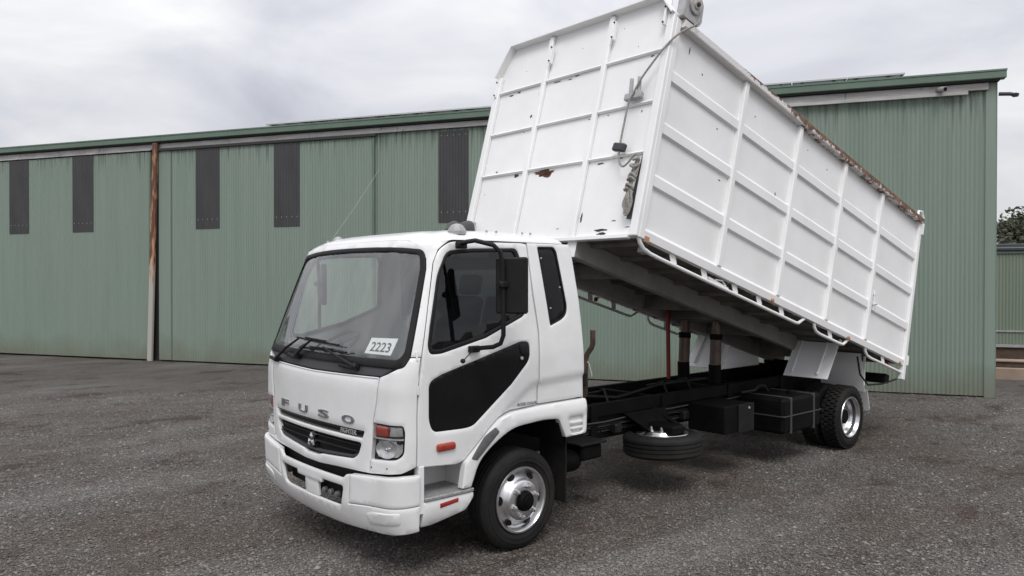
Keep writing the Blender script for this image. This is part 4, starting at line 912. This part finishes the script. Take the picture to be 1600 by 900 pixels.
obj('carrier_plate', MB().prism([(1.93, .80), (2.60, .80), (2.42, .62), (2.10, .62)], lambda a, b, h: (a, h-(.80-b)*1.1, b), -.50, -.44), 'black', sc_b)
obj('carrier_hook', MB().tube([(2.45, -.46, .80), (2.50, -.62, .70), (2.52, -.80, .62), (2.46, -.86, .56)], .025, 8), 'black', sc_b)
obj('hydraulic_hose', MB().tube([(1.3, -.30, .86), (1.6, -.2, .98), (2.2, -.15, .90), (3.0, -.12, .97), (3.8, -.2, .98)], .02, 8), 'trim', truck)
r_ = random.Random(5)
for k in range(5):
    z = .64+.03*k; y = -.445-.008*k; pts = [(1.1+q*.55, y+r_.uniform(-.006, .006), z+r_.uniform(-.012, .012)) for q in range(8)]
    obj('brake_line', MB().tube(pts, .008, 6), 'trim' if k % 2 else 'dgrey', truck)
for x in (1.75, 2.9, 3.75): obj('valve', MB().box(x, x+.10, -.54, -.452, .62, .72, .015), 'lampgrey' if x > 3.7 else 'trim', truck)
for x, z in ((1.35, .99), (1.9, .985), (2.9, .985), (3.35, .99)): obj('hose_clip', MB().tube([(x, -.30, .90), (x+.05, -.2, z+.03), (x+.14, -.05, z-.02), (x+.2, .15, .92)], .013, 6), 'trim', truck)
obj('hydraulic_tank', MB().box(1.75, 2.35, .50, .95, .55, .98, .03), 'black', truck)
obj('chassis_stop', MB().box(1.62, 1.70, .30, .40, .93, 1.06, .01), 'black', truck)
# exhaust pipe and hanging lead behind the cab
ex = MB(); ex.tube([(.90, -1.0, 1.72), (.90, -1.0, 1.60), (.90, -.985, 1.565), (.90, -.93, 1.50), (.90, -.915, 1.45), (.90, -.91, 1.15), (.92, -.80, 1.02), (.95, -.45, .98)], .024, 10); obj('exhaust_pipe', ex, 'piston', truck, 60)
obj('air_lead', MB().tube([(.90, -.93, 1.44), (.90, -.955, 1.42), (.90, -.985, 1.34), (.90, -.99, 1.31)], .006, 6), 'lgrey', truck)
obj('hose_bracket', MB().box(.86, .90, -.935, -.90, 1.22, 1.34, .008), 'trim', truck)
# hoist
HX = 3.95
for sg in (-1, 1):
    h = obj('hoist_cylinder', MB().cyl((HX, sg*.23, .86), (HX-.01, sg*.23, 1.14), .075, .075, 20), 'black', truck)
    obj('hoist_sleeve', MB().cyl((HX-.01, sg*.23, 1.0), (HX+.02, sg*.23, 1.50), .068, .068, 20), 'piston', h)
    obj('hoist_collar', MB().cyl((HX+.015, sg*.23, 1.44), (HX+.02, sg*.23, 1.51), .076, .076, 20), 'black', h)
    obj('hoist_rod', MB().cyl((HX+.02, sg*.23, 1.50), (HX+.04, sg*.23, 1.86), .056, .056, 18), 'piston', h)
    obj('hoist_mount', MB().box(HX-.12, HX+.12, sg*.23-.10, sg*.23+.10, .80, .90, .015), 'black', h)
pr = obj('safety_prop', MB().bar((3.74, .31, .93), (3.72, .31, 1.80), .04, .04), 'redrod', truck)
obj('hinge_pin', MB().cyl((6.45, -.55, .955), (6.45, .55, .955), .04, .04, 14), 'black', truck)
for y in (-.47, .47): obj('hinge_bracket', MB().box(6.38, 6.52, y-.03, y+.03, .80, 1.0, .01), 'black', truck)

# ---------------------------------------------------------------- tipper tray (local x runs back along the tray floor, z up from the floor)
TL, TWD, TH = 6.03, 1.25, 2.14
tray = obj('tipper_tray', MB().box(.03, TL, -1.235, 1.235, .03, .075, .004), 'under', truck)
tray.location = (1.223, 0, 2.546); tray.rotation_euler = (0, R(15.17), 0)
TM = Matrix.Translation((1.223, 0, 2.546)) @ Matrix.Rotation(R(15.17), 4, 'Y')
POSTS = [1.27, 2.44, 3.59, 4.69]
# headboard
hbp = [(-1.245, .0), (1.245, .0), (1.245, 2.02), (1.07, 2.385), (-1.07, 2.385), (-1.245, 2.15)]
hb = obj('headboard', MB().prism(hbp, lambda a, b, h: (h, a, b), 0, .03), 'tray', tray)
for y, w, z1 in ((-1.21, .085, 2.17), (1.21, .085, 2.03), (.43, .062, 2.36), (-.44, .062, 2.36)):
    obj('headboard_post', MB().box(-.05 if w > .08 else -.045, -.001, y-w/2, y+w/2, .0, z1, .008), 'tray', tray)
bays = [(-1.165, -.472), (-.408, .398), (.462, 1.165)]
for z in (.81, 1.312, 1.832):
    for a, b in bays: obj('headboard_rib', MB().bar((-.016, a, z), (-.016, b, z), .030, .022, (.5, 0, 1), .003), 'tray', tray)
cap = [(1.245, 2.03), (1.075, 2.385), (-1.075, 2.385), (-1.245, 2.16)]
for (a, b), (c, d_) in zip(cap, cap[1:]):
    obj('headboard_cap', MB().bar((-.028, a, b), (-.028, c, d_), .13, .022, (0, 0, 1) if abs(b-d_) < .01 else (0, 1 if a > 0 else -1, .6), .003), 'tray', tray)
obj('headboard_foot', MB().box(-.055, .0, -1.16, 1.16, -.02, .02, .005), 'tray', tray)
gus = MB().prism([(-1.165, 1.98), (-1.165, 2.37), (-1.05, 2.37), (-1.165, 2.2)], lambda a, b, h: (h, a, b), -.02, -.006); obj('headboard_gusset', gus, 'tray', tray)
for y, z in ((1.20, 1.78), (.36, 2.02), (-.52, 2.07), (-1.15, 2.06)):
    k = obj('bow_bracket', MB().box(-.075, -.03, y-.012, y+.012, z, z+.20, .003), 'tray', tray)
    for q in (.02, .18): obj('bracket_bolt', MB().lathe([(.01, 0), (.01, .012), (.003, .015)], (-.075, y, z+q), (-1, 0, 0), 6), 'dgrey', k, 0)
obj('tarp_stop', MB().box(-.03, .04, 1.03, 1.10, 2.395, 2.44, .006), 'dgrey', tray)
obj('tarp_stop', MB().box(-.03, .04, -1.02, -.93, 2.395, 2.43, .006), 'dgrey', tray)
obj('roof_rest', MB().box(-.075, -.03, 1.08, 1.115, .14, .26, .004), 'lgrey', tray)
# rope guide
gd = obj('rope_guide', MB().box(-.085, -.03, -1.04, -.84, 1.345, 1.41, .006), 'lgrey', tray)
for y in (-.90, -.995): obj('guide_pin', MB().cyl((-.06, y, 1.40), (-.07, y+.012, 1.56), .020, .020, 10), 'lgrey', gd)
# sides: pressed sheets between posts
RIB = [(1.52, 1.665), (1.005, 1.15), (.495, .64)]
def side_profile():
    p = [(.07, 0.), (.085, .0)]
    for lo, hi in reversed(RIB): p += [(lo, 0.), (lo+.018, .030), (hi-.036, .030), (hi, 0.)]
    return p+[(2.09, 0.)]
for sg in (-1, 1):
    edges = [.05]+POSTS+[5.97]
    for a, b in zip(edges, edges[1:]):
        a0, b0 = a+.03, b-.03; pr_ = side_profile(); mb = MB()
        vs_ = [(x, sg*(1.212+h), z) for x in (a0, b0) for z, h in pr_]; n_ = len(pr_)
        vs_ += [(x, sg*1.20, z) for x in (a0, b0) for z in (.07, 2.09)]
        fs_ = [(i, i+1, n_+i+1, n_+i) for i in range(n_-1)]+[(2*n_, 2*n_+1, 2*n_+3, 2*n_+2)]
        # rib ends
        mb.add(vs_, fs_)
        for lo, hi in RIB:
            for x, s2 in ((a0, -1), (b0, 1)):
                pass
        obj('side_panel', mb, 'tray', tray, 20)
    for k, u in enumerate(POSTS):
        mb = MB().box(u-.036, u+.036, sg*1.205, sg*1.262, .09, 2.075, .008)
        po = obj('side_post', mb, 'tray', tray)
        if k == 3 and sg == -1:
            pass
    obj('corner_post', MB().box(.0005, .075, sg*1.20, sg*1.252, .0, 2.15, .008), 'tray', tray)
    obj('rear_post', MB().box(5.945, 6.03, sg*1.19, sg*1.26, -.19, 2.15, .008), 'tray', tray)
    sill = MB().prism([(1.18, .005), (1.25, .005), (1.256, .078), (1.215, .118), (1.18, .118)], lambda a, b, h: (h, sg*a, b), .0755, 5.9445); sl_ = obj('sill', sill, 'tray', tray, 20)
    rail = MB().prism([(1.18, 2.075), (1.29, 2.075), (1.295, 2.085), (1.295, 2.145), (1.285, 2.155), (1.18, 2.155)], lambda a, b, h: (h, sg*a, b), .0755, 5.99); obj('top_rail', rail, 'rail', tray, 20)
    # rope rails under the sill
    for pts, brk in (([(.03, .01), (.06, -.03), (.12, -.07), (.22, -.088), (.36, -.092), (2.93, -.092), (3.00, -.084), (3.11, -.01), (3.13, .01)], (.58, 1.10, 1.66, 2.14, 2.62)), ([(3.36, .01), (3.38, -.04), (3.44, -.08), (3.54, -.092), (4.08, -.092), (4.15, -.084), (4.25, -.01), (4.27, .01)], (3.80,)), ([(4.76, .01), (4.78, -.04), (4.85, -.08), (4.96, -.092), (5.945, -.092)], (5.35,))):
        t = obj('rope_rail', MB().tube([(a, sg*1.222, b) for a, b in pts], .019, 10), 'tray', tray, 60)
        for u in brk: obj('rail_bracket', MB().bar((u-.03, sg*1.212, .012), (u+.015, sg*1.222, -.085), .010, .085, (1, 0, 0), .003), 'tray', t)
    for u in (.12, 2.33, 4.2, 5.8):
        obj('marker_lamp', MB().lathe([(.026, 0), (.026, .012), (.018, .02), (.004, .024)], (u, sg*1.2535, .012), (0, sg, 0), 14) if u > 1 else MB().box(u-.045, u+.015, sg*1.252, sg*1.265, -.02, .035, .006), 'amber', tray)
    for u in (2.21, 4.15, 5.62): obj('tail_marker', MB().lathe([(.03, 0), (.03, .02), (.02, .03), (.004, .034)], (u, sg*1.17, -.05), (0, sg, 0), 12), 'ambered' if u < 3 or u > 5 else 'lgrey', tray)
    obj('lamp_box', MB().box(.16, .25, sg*1.12, sg*1.18, -.09, -.036, .006), 'lgrey', tray)
    # tailgate lugs
    obj('tailgate_lug', MB().box(6.03, 6.11, sg*1.20, sg*1.262, 1.93, 2.12, .01), 'tray', tray)
    obj('tailgate_hook', MB().tube([(5.88, sg*1.24, 2.15), (5.90, sg*1.24, 2.24), (6.02, sg*1.24, 2.27), (6.08, sg*1.24, 2.20), (6.08, sg*1.24, 2.10)], .018, 8), 'tray', tray)
    obj('tailgate_catch', MB().box(6.03, 6.10, sg*1.20, sg*1.26, .02, .17, .012), 'tray', tray)
    # beams under the floor
    lb = obj('tray_beam', MB().box(.0, 5.75, sg*.45-.05, sg*.45+.05, -.165, .029, .008), 'trayin', tray)
    obj('beam_end_plate', MB().box(-.012, -.001, sg*.45-.06, sg*.45+.06, -.17, .0, .002), 'tray', lb)
    # mudguards over the rear wheels
    def plate(name, u0, w0, u1, w1, y0, y1, th=.008, ins=.0):
        d = Vector((u1-u0, 0, w1-w0)).normalized(); nrm = Vector((-d.z, 0, d.x)); mb = MB()
        q = [(u0, y0, w0), (u0, y1, w0), (u1, y1+ins, w1), (u1, y0, w1)]
        mb.add([Vector(v)+nrm*th/2 for v in q]+[Vector(v)-nrm*th/2 for v in q], [(0, 1, 2, 3), (7, 6, 5, 4)]+[(i, (i+1) % 4, 4+(i+1) % 4, 4+i) for i in range(4)])
        return obj(name, mb, 'tray', tray)
    mg = plate('mudguard', 4.40, -.03, 4.20, -.53, sg*.47, sg*1.06)
    for y in (.58, .92): obj('mudguard_stay', MB().bar((4.37, sg*y, -.03), (4.19, sg*y, -.48), .03, .02, (1, 0, 0), .004), 'tray', mg)
    mr_ = plate('mudguard', 5.03, -.03, 5.28, -.50, sg*.47, sg*1.06)
    obj('mudguard_stay', MB().bar((5.22, sg*1.03, -.03), (5.27, sg*1.04, -.42), .03, .02, (1, 0, 0), .004), 'tray', mr_)
    fl_ = MB().prism(fillet([(.50, -.46), (1.09, -.46), (1.09, -.73), (.50, -.73)], .04), lambda a, b, h: (5.275+h+(-.46-b)*.62, sg*a, b), 0, .012); obj('rear_mudflap', fl_, 'tray', mr_)
for k, u in enumerate(np.arange(.22, 6.0, .46)):
    obj('cross_bearer', MB().box(u-.02, u+.02, -1.178, 1.178, -.012, .0295, .004), 'under', tray)
    if k % 3 == 1: obj('cross_bearer', MB().box(u+.17, u+.20, -.392, .392, -.15, .0295, .004), 'under', tray)
obj('hoist_beam', MB().box(2.75, 2.95, -.392, .392, -.14, .0295, .01), 'under', tray)
obj('tailgate', MB().box(6.032, 6.07, -1.19, 1.19, .06, 2.10, .008), 'tray', tray)
obj('rear_bumper_bar', MB().box(5.6, 5.72, -1.178, 1.178, -.30, -.18, .01), 'black', tray)
obj('tail_lamp_cable', MB().tube([(4.85, -1.10, -.10), (4.95, -1.12, -.32), (5.15, -1.15, -.42), (5.5, -1.18, -.34), (5.9, -1.2, -.20)], .012, 6), 'trim', tray)
# latch on the fourth bay
lt = obj('side_latch', MB().cyl((4.75, -1.27, .50), (4.75, -1.27, .72), .008, .008, 6), 'tray', tray)
obj('latch_handle', MB().bar((4.72, -1.275, .56), (4.84, -1.275, .60), .016, .016), 'lgrey', lt)
obj('latch_eye', MB().box(4.735, 4.80, -1.275, -1.2335, .70, .76, .006), 'tray', lt)
# folded tarp arm tucked in the rope rail
ta = MB(); ta.bar((1.18, -1.20, -.05), (1.55, -1.20, -.07), .03, .03); ta.tube([(1.30, -1.21, -.035), (1.42, -1.21, -.015), (1.5, -1.21, -.05)], .008, 6); obj('tarp_arm', ta, 'tray', tray)
# tarp winch on the front corner
wi = obj('tarp_winch', MB().prism(fillet([(.02, 2.16), (.26, 2.16), (.30, 2.22), (.29, 2.40), (.22, 2.47), (.06, 2.47), (.02, 2.40)], .02), lambda a, b, h: (a, h, b), -1.30, -1.21), 'lgrey', tray)
obj('winch_wheel', MB().lathe([(.09, 0), (.09, .016), (.078, .022), (.045, .020), (.04, .034), (.012, .036)], (.155, -1.301, 2.33), (0, -1, 0), 24), 'lgrey', wi)
obj('winch_hub', MB().lathe([(.022, 0), (.022, .02), (.01, .026)], (.155, -1.336, 2.33), (0, -1, 0), 8), 'rust', wi)
# rust blisters and chips
def blotch(name, y, z, w, h, mat, seed, n=22, pl='front', skew=0):
    r = random.Random(seed); pts = []
    for k in range(n):
        a = 2*math.pi*k/n; q = r.uniform(.55, 1.0)
        pts.append((y+w/2*q*math.cos(a)+skew*h/2*math.sin(a), z+h/2*q*math.sin(a)))
    if pl == 'front': fn = lambda a, b, hh: (-.0008-hh, a, b)
    else: fn = lambda a, b, hh: (a, -1.2128-hh, b)
    obj(name, MB().prism(pts, fn, 0, .0012), mat, hb if pl == 'front' else tray, 0)
blotch('rust_patch', .165, .762, .36, .085, 'rust', 1); blotch('rust_patch', .12, .735, .20, .07, 'rust', 2)
blotch('rust_patch', .60, .775, .09, .05, 'rust', 3); blotch('rust_patch', .95, .855, .05, .02, 'chip', 4)
for k, (y, z, w, h) in enumerate(((-.62, .765, .14, .028), (-.86, .79, .10, .022), (-.50, .22, .035, .17), (-.78, .085, .24, .04), (-.80, .05, .17, .045), (-.92, .17, .09, .014), (-1.1, .10, .09, .014), (.56, 1.46, .05, .06), (.50, 1.72, .03, .09), (.47, 2.0, .03, .03), (.25, 1.80, .16, .022), (-.05, 1.81, .10, .02), (.05, 1.79, .10, .018), (.85, 1.80, .09, .03), (.98, 1.785, .10, .03), (-1.03, 1.80, .07, .025), (-1.02, 1.24, .02, .05), (-.05, 2.12, .012, .02), (-.60, 2.2, .012, .016), (-.83, 1.95, .012, .02), (.8, 2.05, .014, .016), (.62, 1.28, .04, .012), (-.6, 1.27, .04, .014), (-.35, 1.27, .05, .014), (-.98, .83, .14, .02), (-1.08, .75, .08, .03), (1.08, .60, .02, .02), (-.2, .13, .06, .012))):
    blotch('paint_chip', y, z, w*.8, h*.75, 'rust' if (k % 3 == 0 and w < .12) else 'chip', 50+k, 14)
for k, (u, z, w, h) in enumerate(((.55, 1.83, .03, .02), (.93, 1.42, .04, .012), (1.10, .94, .04, .015), (2.2, 1.62, .02, .05), (2.7, 1.9, .02, .02), (.3, 1.95, .02, .10), (1.55, 1.82, .03, .015), (2.15, 1.16, .02, .07), (3.2, 1.85, .02, .03))):
    blotch('paint_chip', u, z, w, h, 'chip', 90+k, 9, 'side')

# ---------------------------------------------------------------- rope hanging on the headboard
rope = thing('tarp_rope', 'grey rope running down the tray headboard to a knotted hanging bundle', 'rope', TM @ Vector((-.1, -1.1, .2)))
def rope_obj(name, pts, r, mat='rope', n=7):
    # smooth the path
    P = [Vector(p) for p in pts]; Q = []
    for i in range(len(P)-1):
        p0, p1, p2, p3 = P[max(i-1, 0)], P[i], P[i+1], P[min(i+2, len(P)-1)]
        for k in range(8):
            t = k/8; Q.append(.5*((2*p1)+(p2-p0)*t+(2*p0-5*p1+4*p2-p3)*t*t+(3*p1-p0-3*p2+p3)*t**3))
    Q.append(P[-1]); mb = MB().tube([(TM @ q)-rope.location for q in Q], r, n); return obj(name, mb, mat, rope, 60)
rope_obj('rope_strand', [(.22, -1.335, 2.20), (.16, -1.345, 2.12), (.0, -1.30, 1.96), (-.075, -1.22, 1.80), (-.095, -1.05, 1.56), (-.095, -.965, 1.40), (-.095, -.925, 1.30), (-.085, -.905, 1.05), (-.08, -.90, .88), (-.08, -.905, .80), (-.08, -.94, .70), (-.08, -.985, .665), (-.085, -1.04, .69), (-.09, -1.10, .75), (-.09, -1.14, .76)], .010)
obj('rope_clamp', MB().obox((TM @ Vector((-.075, -.895, .865)))-rope.location, (.03, .075, .04), (TM.to_3x3() @ Vector((1, 0, 0)), TM.to_3x3() @ Vector((0, .97, .2)), TM.to_3x3() @ Vector((0, -.2, .97))), .015), 'dgrey', rope)
r_ = random.Random(3)
for k in range(7):
    a = r_.uniform(-.03, .03); b = r_.uniform(-.03, .03); lo = .20+r_.uniform(-.02, .07)
    rope_obj('rope_loop', [(-.07+a*.4, -1.145, .74), (-.085+b*.5, -1.125+a, .58), (-.08, -1.115+b, .46), (-.09+a*.5, -1.10+a*1.3, .34), (-.08, -1.105+a*1.5, lo+.03), (-.075, -1.135+b, lo), (-.075, -1.16+b, lo+.06), (-.085, -1.135-a*.8, .38), (-.085, -1.13, .50), (-.08, -1.14+a, .64), (-.08, -1.15, .75)], .009)
rope_obj('rope_knot', [(-.09, -1.09, .55), (-.11, -1.13, .57), (-.09, -1.165, .54), (-.07, -1.13, .52), (-.11, -1.10, .51), (-.12, -1.14, .53), (-.09, -1.17, .50)], .013)
rope_obj('rope_knot', [(-.09, -1.08, .45), (-.115, -1.11, .47), (-.09, -1.155, .44), (-.075, -1.13, .42), (-.11, -1.085, .415), (-.12, -1.12, .43)], .013)
rope_obj('rope_knot', [(-.09, -1.11, .72), (-.115, -1.13, .70), (-.10, -1.175, .71), (-.08, -1.15, .67), (-.115, -1.105, .65), (-.11, -1.15, .63), (-.09, -1.18, .66)], .013)
bk = MB().obox((TM @ Vector((-.035, -1.155, .46)))-rope.location, (.006, .028, .30), tuple(TM.to_3x3() @ Vector(v) for v in ((1, 0, 0), (0, .995, .09), (0, -.09, .995))), .003)
obj('rope_board', bk, 'dgrey', rope)

# ---------------------------------------------------------------- numbered sheet behind the windscreen
pap = thing('number_sheet', 'white paper sheet with the number 2223 behind the windscreen', 'paper', F(.77, 1.60, -.05))
pq = [(.60, 1.600), (.905, 1.612), (.945, 1.745), (.645, 1.738)]
def PP(a, b, h=0.): return F(a, b, -.022+h)-pap.location
pb = MB(); pb.grid(lambda a, b: PP(pq[0][0]*(1-a)*(1-b)+pq[1][0]*a*(1-b)+pq[2][0]*a*b+pq[3][0]*(1-a)*b, pq[0][1]*(1-a)*(1-b)+pq[1][1]*a*(1-b)+pq[2][1]*a*b+pq[3][1]*(1-a)*b), 6, 4)
obj('sheet', pb, 'paper', pap, 60)
obj('number', letters('2223', PP, .775, 1.676, .23, .068, .0008, .012, .12, .0008), 'ink', pap, 0)
